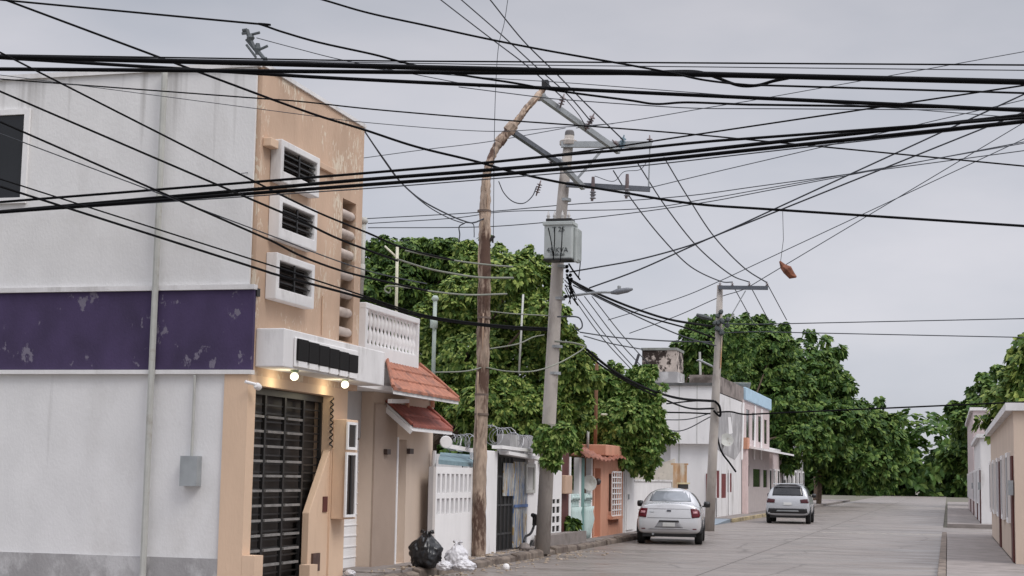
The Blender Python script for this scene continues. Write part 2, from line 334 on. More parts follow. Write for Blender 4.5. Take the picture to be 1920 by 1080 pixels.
# ================================================================ LEFT: white and purple neighbour
FX = -9.0
yJ = aX(485, 350, FX).y
zt = aX(600, 190, FX).z
YN = 19.75
nb = thing('white_building', 'white street corner building with a purple painted band, left of the peach tower', 'building', (FX-3, YN+.5, 0))
zp1 = aX(462, 540, FX).z; zp0 = aX(460, 692, FX).z
part('wall', MB().box(-24, FX-.06, YN, yJ-.02, 0, zt-.02), cornerw, nb)
part('ledge', MB().box(-24, FX+.05, YN-.07, yJ-.022, zp1+.003, zp1+.07), whited, nb); part('ledge', MB().box(-24, FX+.05, YN-.07, yJ-.022, zp0-.06, zp0-.003), whited, nb)
part('drain_pipe', MB().tube([(-10.4, YN-.10, zt), (-10.4, YN-.10, .2)], .045, 8), pipem, nb); part('skirting', MB().box(-24, FX+.0, YN-.03, yJ-.022, 0, .55), greyw, nb)
part('electric_meter', MB().box(-9.9, -9.65, YN-.14, YN-.003, 1.5, 1.9), galv, nb); part('conduit', MB().tube([(-9.78, YN-.05, 1.9), (-9.78, YN-.05, zp0-.07)], .02, 6), pipem, nb)
part('purple_band', MB().box(-24, FX+.03, YN-.03, yJ-.022, zp0, zp1), purple, nb)
part('parapet_cap', MB().box(-24, FX+.0, YN-.04, yJ-.022, zt-.018, zt+.05), whited, nb)
sh_ = part('shutter', MB().box(-17, -13.6, YN-.02, YN-.002, .2, 2.7), galv, nb)
rb = MB()
for k in range(24): rb.box(-17, -13.6, YN-.035, YN-.021, .22+k*.103, .27+k*.103)
part('shutter_slat', rb, galv, sh_)
for xw in (-12.6, -16.2):
    w_ = part('window', MB().box(xw-1.1, xw, YN-.01, YN-.002, 5.5, 6.7), glass, nb)
    part('frame', MB().box(xw-1.18, xw-1.10, YN-.05, YN-.003, 5.42, 6.78).box(xw, xw+.08, YN-.05, YN-.003, 5.42, 6.78).box(xw-1.10, xw, YN-.05, YN-.003, 6.70, 6.78).box(xw-1.10, xw, YN-.05, YN-.003, 5.42, 5.50).box(xw-.58, xw-.52, YN-.04, YN-.011, 5.50, 6.70), white, w_)

# ================================================================ PEACH TOWER
yR = aX(682, 300, FX).y
yS0 = aX(643, 372, FX).y; yS1 = aX(668, 382, FX).y
zS1 = aX(643, 371, FX).z; zS0 = aX(632, 637, FX).z
pt = thing('peach_building', 'tall narrow peach building with peeling plaster and three white framed windows', 'building', (FX-3, (yJ+yR)/2, 0))
W1 = SL(FX+.17, (533, 275), (533, 321), (596, 304)); W2 = SL(FX+.17, (531, 380), (529, 427), (591, 406)); W3 = SL(FX+.17, (525, 488), (524, 540), (586, 510))
zL1 = aX(600, 632, FX+.5).z          # top of the fascia canopy
wins = [W1, W2, W3]
part('wall', MB().wall(FX, -13.5, yJ, yR, 3.0, zt, [(yS0, yS1, zS0, zS1)]+[(w[0]+.05, w[1]-.05, w[2]+.03, w[3]-.03) for w in wins]), peel, pt)
part('parapet_cap', MB().box(-13.5, FX+.03, yJ-.01, yR+.01, zt+.003, zt+.06), whited, pt)
def oldwin(w, i):
    m_ = .10 if i else .095
    f = part('window', MB().box(FX+.04, FX+.06, w[0]+.051, w[1]-.051, w[2]+.031, w[3]-.031), louvd, pt)
    part('frame', MB().wall(FX+.17, FX+.003, w[0]-m_, w[1]+m_, w[2]-m_-.06, w[3]+m_, [w]), white if i else whited, f, bevel=.012)
    n = 7; l = MB(); h = (w[3]-w[2])/n
    for k in range(n):
        z = w[2]+h*(k+.5)
        for (ya, yb) in ((w[0]+.01, (w[0]+w[1])/2-.015), ((w[0]+w[1])/2+.015, w[1]-.01)):
            l.hexa([(FX+.11, ya, z-h*.42), (FX+.11, yb, z-h*.42), (FX+.12, yb, z-h*.42), (FX+.12, ya, z-h*.42)], [(FX+.07, ya, z+h*.30), (FX+.07, yb, z+h*.30), (FX+.08, yb, z+h*.30), (FX+.08, ya, z+h*.30)])
    part('louvre', l, louv, f)
    b = MB(); b.box(FX+.125, FX+.145, (w[0]+w[1])/2-.018, (w[0]+w[1])/2+.018, w[2], w[3])
    for k in range(1, 4):
        z = w[2]+(w[3]-w[2])*k/4; b.box(FX+.126, FX+.138, w[0], w[1], z-.010, z+.010)
    part('grille', b, black, f)
for i, w in enumerate(wins): oldwin(w, i)
# concrete brow stubs beside the top window
a0 = aX(500, 249, FX+.1); a1 = aX(541, 262, FX+.1); b0 = aX(604, 300, FX+.1); b1 = aX(636, 312, FX+.1)
part('brow', MB().box(FX+.002, FX+.13, a0.y+.1, W1[0]-.115, a0.z-.16, a0.z-.04), peachl, pt, bevel=.01)
part('brow', MB().box(FX+.002, FX+.06, W1[1]+.115, b1.y, b1.z-.14, b1.z-.05), peach, pt, bevel=.01)
# stair slot with rounded ledges
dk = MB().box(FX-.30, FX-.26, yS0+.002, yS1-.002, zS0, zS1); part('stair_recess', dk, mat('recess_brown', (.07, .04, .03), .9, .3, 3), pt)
for k, py in enumerate((400, 437, 475, 515, 550, 585, 622)):
    z = aX(650, py, FX).z
    l = MB(); l.lathe((FX-.07, yS0+.004, z), [(.001, 0), (.06, .005), (.072, .05), (.072, yS1-yS0-.06), (.06, yS1-yS0-.012), (.001, yS1-yS0-.008)], 16, (0, 1, 0))
    part('ledge', l, mat('ledge_plaster', (.50, .42, .37), .9, .15, 4, (.3, .22, .17), 4, .55, .2), pt, True)
# cable conduit and rust streak on the wall
part('conduit', MB().tube([aX(605, 555, FX+.02), aX(604, 628, FX+.02)], .012), peachl, pt)
part('wall_box', MB().box(FX+.002, FX+.05, *sorted((aX(476, 540, FX).y, aX(482, 540, FX).y)), aX(479, 556, FX).z, aX(479, 541, FX).z), black, pt)
# fascia canopy
CX = FX+.42
fa = aX(534, 615, CX); fb = aX(722, 660, CX); fz1 = aX(721, 660, CX).z; fz0 = aX(715, 723, CX).z+.03
fz0a = aX(534, 688, CX).z; fz1a = aX(534, 615, CX).z
can = part('canopy', MB().hexa([(FX+.003, fa.y, fz0a), (CX, fa.y, fz0a), (CX, fa.y, fz1a), (FX+.003, fa.y, fz1a)],
    [(FX-.3, fb.y, fz0-.03), (CX, fb.y, fz0-.03), (CX, fb.y, fz1+.0), (FX-.3, fb.y, fz1+.0)]), whited, pt, bevel=.015)
sp = SL(CX+.03, (555, 634), (556, 681), (670, 657))
sg = part('sign_panel', MB().box(CX+.003, CX+.03, sp[0]-.03, sp[1]+.03, sp[2]-.05, sp[3]+.015), white, pt, bevel=.01)
n = 6; wd = (sp[1]-sp[0])/n
for k in range(n):
    s_ = MB(); ya = sp[0]+k*wd+.002; yb = ya+wd-.014; z1 = sp[3]-.0-.012*k; z0 = sp[2]+.04-.005*k
    s_.box(CX+.032, CX+.06, ya, yb, z0, z1); part('sign_letter_block', s_, mat('sign_black', (.008, .007, .007), .7, .2, 3, spec=.2), sg, bevel=.008)
    s2 = MB().box(CX+.032, CX+.05, ya+.05, yb-.02, z0-.085, z0-.008); part('sign_tooth', s2, white, sg)
# ground floor of the tower
GX = FX
gz1 = aX(550, 732, GX).z; gy0 = aX(474, 900, GX).y; gy1 = aX(624, 800, GX).y; yC = aX(648, 900, GX).y
gyb = aX(582, 1000, GX).y; zd1 = aX(621, 842, GX).z; zd0 = aX(583, 962, GX).z
lw = MB(); lw.wall(GX-.003, GX-.35, yJ-.1, yC, .0, 3.0, [(gy0, gy1, -.1, gz1)])
part('ground_wall', lw, peachl, pt)
infill = MB().prism([(GX-.03, gy1+.0, .0), (GX-.03, gyb, .0), (GX-.03, gyb, zd0), (GX-.03, gy1, zd1)], (-.11, 0, 0)); part('wing_wall', infill, peachl, pt, bevel=.01)
part('side_wall', MB().box(-13, GX-.352, yC-.2, yC, 0, 3.0), peachl, pt)
kz = MB().box(GX, GX+.18, yJ-.1, gy0+.02, .1, aX(470, 1042, GX+.1).z); part('plinth', kz, peachl, pt)
kz = MB().box(GX-.04, GX+.12, gyb-.28, gyb+.02, .1, aX(560, 1062, GX+.1).z); part('plinth', kz, peachl, pt)
# niche box by the gate
bx = GX+.22
q = SL(bx, (650, 786), (646, 974), (672, 788))
nbx = part('niche_box', MB().box(GX-.001, bx, q[0], q[1], q[2], q[3]), peachl, pt, bevel=.012)
for (tl, bl, tr, nm) in (((653, 796), (652, 838), (667, 797), 'upper_pane'), ((650, 853), (648, 965), (666, 853), 'lower_pane')):
    r_ = SL(bx+.012, tl, bl, tr)
    part('frame', MB().wall(bx+.03, bx+.002, r_[0]-.05, r_[1]+.05, r_[2]-.04, r_[3]+.04, [r_]), white, nbx)
    part('pane', MB().box(bx+.003, bx+.012, r_[0], r_[1], r_[2], r_[3]), glass if nm[0] == 'u' else louv, nbx)
    if nm[0] == 'l': part('grille', MB().box(bx+.013, bx+.028, (r_[0]+r_[1])/2-.03, (r_[0]+r_[1])/2+.03, r_[2], r_[3]), louvd, nbx)
r_ = SL(GX-.03, (605, 931), (604, 960), (613, 931)); part('letter_slot', MB().box(GX-.029, GX-.015, *r_), maroon, pt)
r_ = SL(GX, (587, 1038), (586, 1072), (600, 1040)); part('vent', MB().box(GX-.029, GX+.004, *r_), mat('vent_brown', (.09, .05, .04), .8, .3, 8), pt)
# iron gate
gt = part('gate', MB().box(GX-.34, GX-.3, gy0+.002, gy1-.002, .1, gz1-.002), mat('gate_backing', (.04, .032, .028), .6, .5, 1.2), pt)
fr = MB(); ny = 4; gw = gy1-gy0
for k in range(ny+1):
    yy = gy0+.04+(gw-.08)*k/ny; fr.box(GX-.22, GX-.17, yy-.028, yy+.028, .12, gz1-.03)
fr.box(GX-.225, GX-.165, gy0+.01, gy1-.01, gz1-.1, gz1-.01); fr.box(GX-.225, GX-.165, gy0+.01, gy1-.01, .14, .22)
part('gate_frame', fr, black, gt)
sl = MB()
for k in range(ny):
    ya = gy0+.07+(gw-.08)*k/ny; yb = ya+(gw-.08)/ny-.06
    for j in range(26):
        z = .3+j*.117
        if z < gz1-.15: sl.box(GX-.21, GX-.195, ya, yb, z-.012, z+.012)
part('gate_bar', sl, black, gt)
sl = MB()
for k in range(3):
    ya = gy0+.09+(gw-.08)*k/ny; yb = ya+(gw-.08)/ny*.80
    for j in range(13):
        z = .42+j*.205
        if z < gz1-.3: sl.box(GX-.193, GX-.15, ya, yb, z-.017, z+.017)
part('gate_slat', sl, mat('slat_grey', (.23, .22, .21), .5, .3, 8), gt)
sc = MB(); sc.tube([(GX-.01+.02*math.cos(t*1.0), gy1-.03+.03*math.sin(t), gz1-.03-t*.0145) for t in [i*.45 for i in range(int((gz1-zd1-.05)/.0145/.45))]], .010, 5); part('chain', sc, black, gt)
# lamps under the canopy
lampw = mat('lamp_glass', (.9, .9, .8), .3, .01, 3, emit=((1, .93, .70), 1.5))
for nm, (lx, ly), lab in (('globe_lamp', (552, 706), 'lit white globe lamp under the canopy, nearer the purple band'), ('globe_lamp', (647, 721), 'lit white globe lamp under the canopy, above the niche box')):
    p = aX(lx, ly, FX+.34)
    t = thing(nm, lab, 'lamp', (p.x, p.y, p.z-.09), 'globe lamps under the white canopy')
    part('globe', MB().lathe((p.x, p.y, p.z), [(.058*math.sin(a), -.058*math.cos(a)) for a in [i*math.pi/10 for i in range(1, 10)]], 18), lampw, t, True)
    part('lamp_base', MB().lathe((p.x, p.y, p.z+.06), [(.05, 0), (.06, .03), (.06, .09)], 14), mat('lamp_base_green', (.25, .33, .22), .5), t)
    ld = bpy.data.lights.new('bulb', 'POINT'); ld.energy = 3.2; ld.color = (1, .88, .6); ld.shadow_soft_size = .1
    lo = bpy.data.objects.new('bulb', ld); C.objects.link(lo); lo.parent = t; lo.location = (-.14, 0, -.02)
p = aX(481, 721, FX+.12)
solo('flood_lamp', MB().tube([(p.x-.1, p.y-.14, p.z+.03), (p.x, p.y, p.z)], .02, 8).lathe((p.x, p.y+.02, p.z-.02), [(.03, -.05), (.05, 0), (.045, .06)], 12, (0, 1, -.2)), white, 'small unlit white lamp at the top left corner of the black gate', 'lamp')

# ================================================================ BEIGE HOUSE
BX = -9.35
bh = thing('beige_house', 'low beige house with two red tiled awnings and a white balustrade on its roof', 'house', (BX-2, aX(750, 900, BX).y, 0))
yB0 = aX(697, 900, BX).y; yB1 = aX(810, 900, BX).y; zB = aX(750, 742, BX).z
d_ = SL(BX, (742, 823), (739, 1052), (763, 824)); d_ = (d_[0], d_[1], .15, d_[3])
part('wall', MB().wall(BX, BX-.3, yB0, yB1, 0, zB, [d_]), beige, bh)
part('end_wall', MB().box(-13, BX-.302, yB1-.2, yB1, 0, zB), beige, bh)
part('wall_pier', MB().box(BX+.002, BX+.035, yB0, d_[0]-.06, .1, zB-.2), beiged, bh)
dr = part('door', MB().box(BX-.2, BX-.15, d_[0]+.002, d_[1]-.002, .16, d_[3]-.002), white, bh)
part('frame', MB().box(BX+.003, BX+.05, d_[0]-.07, d_[0]-.001, .151, d_[3]+.03), white, dr)
for (x, y) in ((729, 847), (772, 846)):
    r_ = SL(BX+.1, (x-3, y-5), (x-3, y+5), (x+4, y-5)); part('electric_meter', MB().box(BX+.036, BX+.1, *r_), mat('meter_brown', (.05, .03, .025), .5), bh)
# garage gate and block wall above it
GGX = -9.6
g0 = aX(655, 900, GGX).y-.8; g1 = aX(695, 900, GGX).y
gzt = aX(680, 826, GGX).z
gg = part('garage_gate', MB().box(GGX-.05, GGX, g0, g1, .15, gzt), white, bh)
rb = MB()
for k in range(1, 12): z = .15+(gzt-.15)*k/12; rb.box(GGX+.001, GGX+.012, g0+.05, g1-.05, z-.008, z+.008)
part('gate_rib', rb, white, gg)
part('gate_edge', MB().box(GGX+.001, GGX+.05, g1-.035, g1-.005, .15, gzt), black, gg)
part('block_wall', MB().box(GGX-.2, GGX+.03, g0, yB0-.005, gzt+.03, zB), mat('grey_blocks', (.47, .45, .44), .9, .08, 3, (.33, .31, .3), 2, .56, .2, (1, 1, .5)), bh)
part('slab', MB().box(-13, BX+.28, yR-1.1, yB1-.0, zB+.002, zB+.09), white, bh)
# balustrade
LX = BX+.12
r_ = SL(LX, (684, 566), (684, 660), (786, 596)); ya, yb, z0, z1 = r_[0], r_[1], zB+.3, r_[3]
z0 = aX(735, 668, LX).z
bal = part('balustrade', MB().box(LX-.12, LX+.02, ya, yb, z1-.10, z1), white, bh, bevel=.012)
part('post', MB().box(LX-.11, LX+.01, ya, ya+.12, z0, z1-.101), white, bal); part('post', MB().box(LX-.11, LX+.01, yb-.10, yb, z0-.2, z1-.101), white, bal)
part('base_rail', MB().box(LX-.11, LX+.01, ya+.121, yb-.101, zB+.095, z0+.10), white, bal)
nb_ = 14; H = z1-.10-(z0+.10)
for k in range(nb_):
    yy = ya+.2+(yb-ya-.36)*k/(nb_-1)
    pr = [(.034, 0), (.034, .05*H), (.02, .08*H), (.042, .25*H), (.046, .32*H), (.024, .46*H), (.018, .5*H), (.024, .54*H), (.046, .68*H), (.042, .75*H), (.02, .92*H), (.034, .95*H), (.034, H)]
    part('baluster', MB().lathe((LX-.05, yy, z0+.10), pr, 10), white, bal, True)
part('back_wall', MB().box(LX-1.6, LX-1.5, ya-.2, yb, zB+.1, z0+.5), whited, bh)
# tiled awnings: sheet of tiles in courses over a white soffit
def awning(bl, br, fr_, fl, m, nc, nm, lab, sofm):
    t = part(nm, MB().hexa([bl, br, fr_, fl], [p-Vector((0, 0, .07)) for p in (bl, br, fr_, fl)]), sofm, bh, label=lab)
    tl = MB(); n = 14
    for c in range(nc):
        t0 = c/nc; t1 = (c+1)/nc+.05
        for k in range(n):
            for j in range(4):
                s0 = (k+j/4)/n; s1 = (k+(j+1)/4)/n
                h = lambda s: .012+.010*abs(math.sin(s*n*math.pi))
                P = lambda s, tt, e: bl.lerp(br, s).lerp(fl.lerp(fr_, s), min(tt, 1.03))+Vector((0, 0, h(s)+e))
                tl.add([P(s0, t0, .0), P(s1, t0, .0), P(s1, t1, .035), P(s0, t1, .035), P(s0, t1, -.012), P(s1, t1, -.012)], [(0, 1, 2, 3), (3, 2, 5, 4)])
    part('roof_tile', tl, m, t)
    for (a, b) in ((bl, fl), (br, fr_)): part('hip_tile', MB().tube(spline([a+Vector((0, 0, .05)), a.lerp(b, .5)+Vector((0, 0, .06)), b+Vector((0, 0, .05))], 3), .032, 7), m, t)
    return t
A = [aX(724, 676, BX+.02), aX(786, 684, BX+.02), aX(860, 746, BX+.75), aX(737, 736, BX+.75)]
A[0].z = A[1].z = (A[0].z+A[1].z)/2; A[3].z = A[2].z = (A[2].z+A[3].z)/2
awning(*A, tile, 3, 'tile_awning', 'large sloping orange-red tiled awning', whited)
B = [aX(745, 760, BX+.02), aX(812, 768, BX+.02), aX(848, 806, BX+.5), aX(773, 803, BX+.5)]
B[0].z = B[1].z = (B[0].z+B[1].z)/2; B[3].z = B[2].z = (B[2].z+B[3].z)/2; B[0].y = B[3].y; B[1].y = B[2].y
awning(*B, tiler, 2, 'tile_awning', 'small dark red tiled awning over the door', white)
part('awning_bracket', MB().bar(B[0]-Vector((0, .03, .10)), B[3]-Vector((0, .03, .09)), .05, .08), white, bh)
part('awning_beam', MB().bar(aX(731, 752, BX+.4), aX(764, 752, BX+.05), .07), white, bh)
for x in (764, 811): part('awning_post', MB().bar(aX(x, 748, BX+.05), aX(x, 764, BX+.05), .06), terra, bh)
# drain pipe at the corner
part('drain_pipe', MB().tube([aX(814, 845, BX+.09), aX(805, 1048, BX+.09)], .045, 8), white, bh)

# ================================================================ WHITE FENCE WITH MOULDED PANELS
WX = -9.02
wf = thing('boundary_wall', 'white boundary wall with two rows of moulded niches behind the rubbish bags', 'wall', (WX-.1, aX(860, 900, WX).y, .15))
y0 = aX(818, 870, WX).y; y1 = aX(903, 900, WX).y; z1 = aX(850, 876, WX).z
rows = [SL(WX, (820, 888), (819, 925), (900, 890)), SL(WX, (820, 935), (819, 965), (900, 935))]
holes = []; n = 10
ya, yb = aX(819, 910, WX).y, aX(901, 910, WX).y
for r_ in rows:
    for k in range(n):
        c0 = ya+(yb-ya)*(k+.12)/n; c1 = ya+(yb-ya)*(k+.72)/n; holes.append((c0, c1, r_[2], r_[3]))
part('wall', MB().wall(WX, WX-.05, y0, y1, .1, z1, holes), white, wf)
bk = MB().box(WX-.14, WX-.052, y0, y1, .1, z1)
for h in holes: bk.box(WX-.0515, WX-.02, h[0]+(h[1]-h[0])*.45, h[0]+(h[1]-h[0])*.62, h[2]+.02, h[3]-.02)
part('niche_back', bk, mat('niche_grey', (.50, .49, .50), .85, .1, 3), wf)
py0 = aX(906, 900, WX).y; py1 = aX(928, 900, WX).y
part('pillar', MB().box(WX-.3, WX+.05, py0+.02, py1, .1, aX(915, 845, WX).z), white, wf, bevel=.01)
# teal sheet roof over the little porch behind
pr_ = thing('porch', 'teal sheet roof over a dark porch opening behind the moulded wall', 'porch', (WX-.9, aX(860, 900, WX).y, .15))
a = aX(822, 862, WX-.1); b = aX(888, 868, WX-.1); c = aX(888, 853, WX-.5); d = aX(826, 848, WX-.5)
part('roof', MB().hexa([a, b, c, d], [p-Vector((0, 0, .08)) for p in (a, b, c, d)]), tealr, pr_)
r_ = SL(WX-1.3, (826, 860), (826, 905), (925, 866))
part('back_wall', MB().wall(WX-1.3, WX-1.4, r_[0], r_[1], .15, r_[3]+.1, [(r_[0]+(r_[1]-r_[0])*.38, r_[0]+(r_[1]-r_[0])*.48, r_[2]+.1, r_[3]-.04), (r_[0]+(r_[1]-r_[0])*.58, r_[0]+(r_[1]-r_[0])*.74, r_[2]+.1, r_[3]-.04)]), white, pr_)
part('opening', MB().box(WX-1.75, WX-1.7, r_[0], r_[1], 1.0, r_[3]), darkm, pr_)
solo('roller_blind', MB().lathe(aX(836, 829, WX-.2), [(.02, -.02), (.11, -.02), (.12, .02), (.11, .06), (.02, .06)], 18, (.5, -1, 0)).bar(aX(838, 836, WX-.2), aX(902, 848, WX-.2), .05, .08), white, 'white beam with a round end under the razor wire', 'beam')

# ================================================================ BLACK GATE AND STRIPED LEAF
eg = thing('street_gate', 'black sheet metal gate with a leaf striped in blue and ochre', 'gate', (WX, aX(955, 900, WX).y, .15))
ye = aX(966, 950, WX).y; yf = aX(990, 950, WX).y; zg = aX(940, 856, WX).z
part('black_leaf', MB().box(WX-.12, WX-.08, py1+.01, yf, .16, zg), black, eg)
rr = MB()
for k in range(6): yy = py1+.05+(ye-py1-.1)*k/5; rr.box(WX-.079, WX-.055, yy-.012, yy+.012, .18, zg-.02)
for z in (.5, 1.1, 1.7, 2.2): rr.box(WX-.079, WX-.06, py1+.03, ye, z-.02, z+.02)
part('gate_bar', rr, mat('iron_grey', (.05, .05, .052), .5, .3, 6), eg)
def stripes():
    m = bpy.data.materials.new('striped_paint'); m.use_nodes = True; t = m.node_tree; n = t.nodes.new; l = t.links.new; b = t.nodes['Principled BSDF']; b.inputs['Roughness'].default_value = .7
    tc = n('ShaderNodeTexCoord'); mp = n('ShaderNodeMapping'); mp.inputs['Scale'].default_value = (1, 5, .55); l(tc.outputs['Object'], mp.inputs[0])
    no = n('ShaderNodeTexNoise'); no.inputs['Scale'].default_value = 2.3; no.inputs['Detail'].default_value = 3; l(mp.outputs[0], no.inputs[0])
    r = n('ShaderNodeValToRGB'); l(no.outputs[0], r.inputs[0]); e = r.color_ramp.elements; r.color_ramp.interpolation = 'CONSTANT'
    e[0].position = 0; e[0].color = (.13, .2, .36, 1); e[1].position = .42; e[1].color = (.34, .36, .38, 1)
    for p, c in ((.50, (.55, .55, .53)), (.55, (.42, .29, .13)), (.60, (.28, .27, .27)), (.66, (.1, .17, .32))): k = e.new(p); k.color = (*c, 1)
    l(r.outputs[0], b.inputs['Base Color']); return m
stp = stripes()
s_ = MB(); nn = 9; yq = aX(962, 900, WX).y
for k in range(nn):
    a = ye-.02+(yf-ye)*k/nn; s_.box(WX-.05, WX-.02, a+.006, a+(yf-ye)/nn-.014, .18, aX(975, 866, WX).z)
part('striped_leaf', s_, stp, eg, label='narrow gate leaf of bars painted blue, grey and ochre')
s_ = MB(); y2 = aX(947, 900, WX).y; zlo = aX(950, 930, WX).z; zhi = aX(950, 868, WX).z
for k in range(6): a = y2+(ye-y2-.05)*k/6; s_.box(WX-.05, WX-.02, a+.006, a+(ye-y2-.05)/6-.016, zlo, zhi)
part('striped_panel', s_, stp, eg)
part('gate_rail', MB().box(WX-.018, WX-.0, ye-.03, yf, 1.04, 1.1), mat('rail_blue', (.09, .16, .34), .6), eg)
part('lintel', MB().box(WX-.1, WX-.0, py1, yf, zg+.0, zg+.07), black, eg)

# white house behind, its canopy boards, cement block parapet
wh = thing('white_house', 'small white house with a dark window between the striped gate and the concrete pole', 'house', (WX-.4, aX(1000, 900, WX).y, .15))
yh1 = aX(1034, 900, WX).y
wr = SL(WX, (988, 876), (987, 918), (1001, 877))
part('wall', MB().wall(WX-.02, WX-.3, yf+.02, yh1, .1, aX(1000, 850, WX).z, [wr]), white, wh)
wn = part('window', MB().box(WX-.2, WX-.17, *wr), glass, wh)
part('frame', MB().wall(WX+.02, WX-.019, wr[0]-.1, wr[1]+.1, wr[2]-.08, wr[3]+.08, [wr]), pipem, wn)
yy0 = aX(957, 830, WX-.1).y; z0 = aX(985, 850, WX-.1).z; z1 = aX(985, 817, WX-.1).z
part('parapet', MB().box(WX-.4, WX-.1, yy0, yh1-.1, z0-.1, z1), greyw, wh)
for (a, b) in (((932, 838), (1008, 847)), ((945, 849), (1012, 861))):
    part('canopy_board', MB().bar(aX(*a, WX+.1), aX(*b, WX+.1), .22, .07), white, wh)
part('end_panel', MB().box(WX-.1, WX+.12, aX(1010, 850, WX).y, aX(1016, 850, WX).y, aX(1012, 868, WX).z, aX(1012, 838, WX).z), pipem, wh)
# razor wire coils
def coil(p, q, r, n, lab):
    p = Vector(p); q = Vector(q); pts = []
    d = (q-p).normalized(); u = Vector((0, 0, 1)); w = d.cross(u)
    for i in range(n*14+1):
        t = i/(n*14); a = i/14*2*math.pi; rr = r*(1+.12*math.sin(i*.37)+.08*math.sin(i*1.3)); pts.append(p.lerp(q, t)+(u*math.sin(a)+w*math.cos(a))*rr+d*.1*math.sin(i*.21))
    m = MB().tube(pts, .009, 4)
    for i in range(0, len(pts), 3):
        c = pts[i]; s = Vector((rnd.uniform(-1, 1), rnd.uniform(-1, 1), rnd.uniform(-1, 1))).normalized()*.035; m.bar(c-s, c+s, .008)
    solo('razor_wire', m, razor, lab, 'razor wire', 'coils of razor wire on the roofs')
coil(aX(838, 828, WX-.3), aX(896, 832, WX-.3), .16, 8, 'tangled razor wire coil over the teal roof, left of the wooden pole')
coil(aX(915, 815, WX-.4), aX(958, 822, WX-.4), .20, 6, 'razor wire coil just right of the wooden pole')
coil(aX(958, 826, WX-.05), aX(1006, 836, WX-.05), .17, 8, 'razor wire coil in front of the grey cement parapet')

# ================================================================ PERFORATED FENCE, MAROON PILLAR, MINT PORCH
pf = thing('perforated_fence', 'white fence panel pierced by rows of square dark holes behind the concrete pole', 'fence', (WX, aX(1042, 950, WX).y, .4))
ya = yh1+.03; yb = aX(1053, 930, WX).y; zt_ = aX(1045, 858, WX).z
hh = []
for z0, z1 in [SL(WX, (1040, a), (1040, b), (1050, a))[2:] for a, b in ((874, 882), (936, 944), (950, 962), (968, 980), (986, 997))]:
    for (c, d) in ((1036, 1041.5), (1043.5, 1049.5)): hh.append((aX(c, 940, WX).y, aX(d, 940, WX).y, z0, z1))
part('panel', MB().wall(WX, WX-.02, ya, yb, .38, zt_, hh), white, pf)
part('backing', MB().box(WX-.06, WX-.03, ya, yb, .2, zt_), darkm, pf)
part('cap', MB().tube(spline([(WX-.03, ya, zt_-.1), (WX-.03, (ya+yb)/2, zt_+.06), (WX-.03, yb, zt_-.03)], 5), .05, 8), white, pf)
ym = aX(1069, 930, WX).y
mp = thing('maroon_pillar', 'dark maroon pillar with a beige meter box beside the perforated fence', 'pillar', (WX, (yb+ym)/2, .15))
part('pillar', MB().box(WX-.4, WX-.04, yb+.02, ym, .1, aX(1060, 832, WX).z), maroon, mp)
r_ = SL(WX, (1054, 891), (1054, 926), (1066, 892)); part('meter_box', MB().box(WX-.038, WX+.1, r_[0], r_[1], r_[2], r_[3]), mat('meter_beige', (.52, .36, .26), .7, .1, 3), mp, bevel=.02)
# mint porch
po = thing('mint_porch', 'mint green porch with white posts and a moulded balustrade under a rusty tiled roof', 'porch', (WX-.2, aX(1090, 950, WX).y, .15))
yn = aX(1113, 930, WX).y
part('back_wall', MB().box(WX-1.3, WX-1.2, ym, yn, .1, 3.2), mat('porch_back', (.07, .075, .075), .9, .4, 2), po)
for (a, b, m_, nm) in ((1069, 1072, white, 'post'), (1087, 1091, white, 'post'), (1091.2, 1097, teal, 'post'), (1109.5, 1112, white, 'post')):
    part(nm, MB().box(WX-.16, WX-.02, aX(a, 930, WX).y, aX(b, 930, WX).y, .12, aX(1090, 858, WX).z), m_, po)
for (a, b) in ((1072.2, 1086.8), (1097.3, 1109.2)):
    u, v = aX(a, 950, WX).y, aX(b, 950, WX).y; zt1 = aX(1080, 926, WX).z
    rail = part('balustrade', MB().box(WX-.15, WX-.0, u, v, zt1-.16, zt1), cyan, po, bevel=.02)
    part('mid_rail', MB().box(WX-.13, WX-.02, u, v, .98, 1.08), cyan, rail)
    part('panel', MB().box(WX-.09, WX-.07, u, v, .45, .97), whited, rail)
    for k in range(3):
        yy = u+(v-u)*(k+.5)/3
        part('baluster', MB().lathe((WX-.05, yy, 1.081), [(.09, 0), (.05, .05), (.10, .12), (.06, .2), (.10, zt1-.163-1.081)], 10), cyan, rail, True)
        part('foot', MB().lathe((WX-.05, yy, .14), [(.05, 0), (.08, .15), (.16, .5), (.12, .7), (.15, .83)], 10), cyan, rail, True)
ra, rb_ = aX(1073, 842, WX+.1), aX(1172, 858, WX+.3)
def rustroof():
    Pbl = aX(1078, 838, WX-.5); Pfl = aX(1098, 856, WX+.35); Pfr = aX(1174, 862, WX+.35); Pbr = aX(1160, 846, WX-.5)
    m = MB(); n = 40; m_th = Vector((0, 0, .03)); rows = []
    for i in range(n+1):
        s = i/n; dz = Vector((0, 0, .022*math.sin(s*n*math.pi/2)+.03*math.sin(s*9)))
        rows.append((Pbl.lerp(Pbr, s)+dz, Pfl.lerp(Pfr, s)+dz+Vector((0, 0, -.03*math.sin(s*5)))))
    for i in range(n):
        (a, b), (c, d) = rows[i], rows[i+1]; m.hexa([a, c, d, b], [p-m_th for p in (a, c, d, b)])
    return m
part('roof', rustroof(), mat('rusty_roof', (.33, .13, .085), .8, .3, 6, (.16, .07, .05), 3, .5, .2), po)
dp = aX(1103, 906, WX-.02)
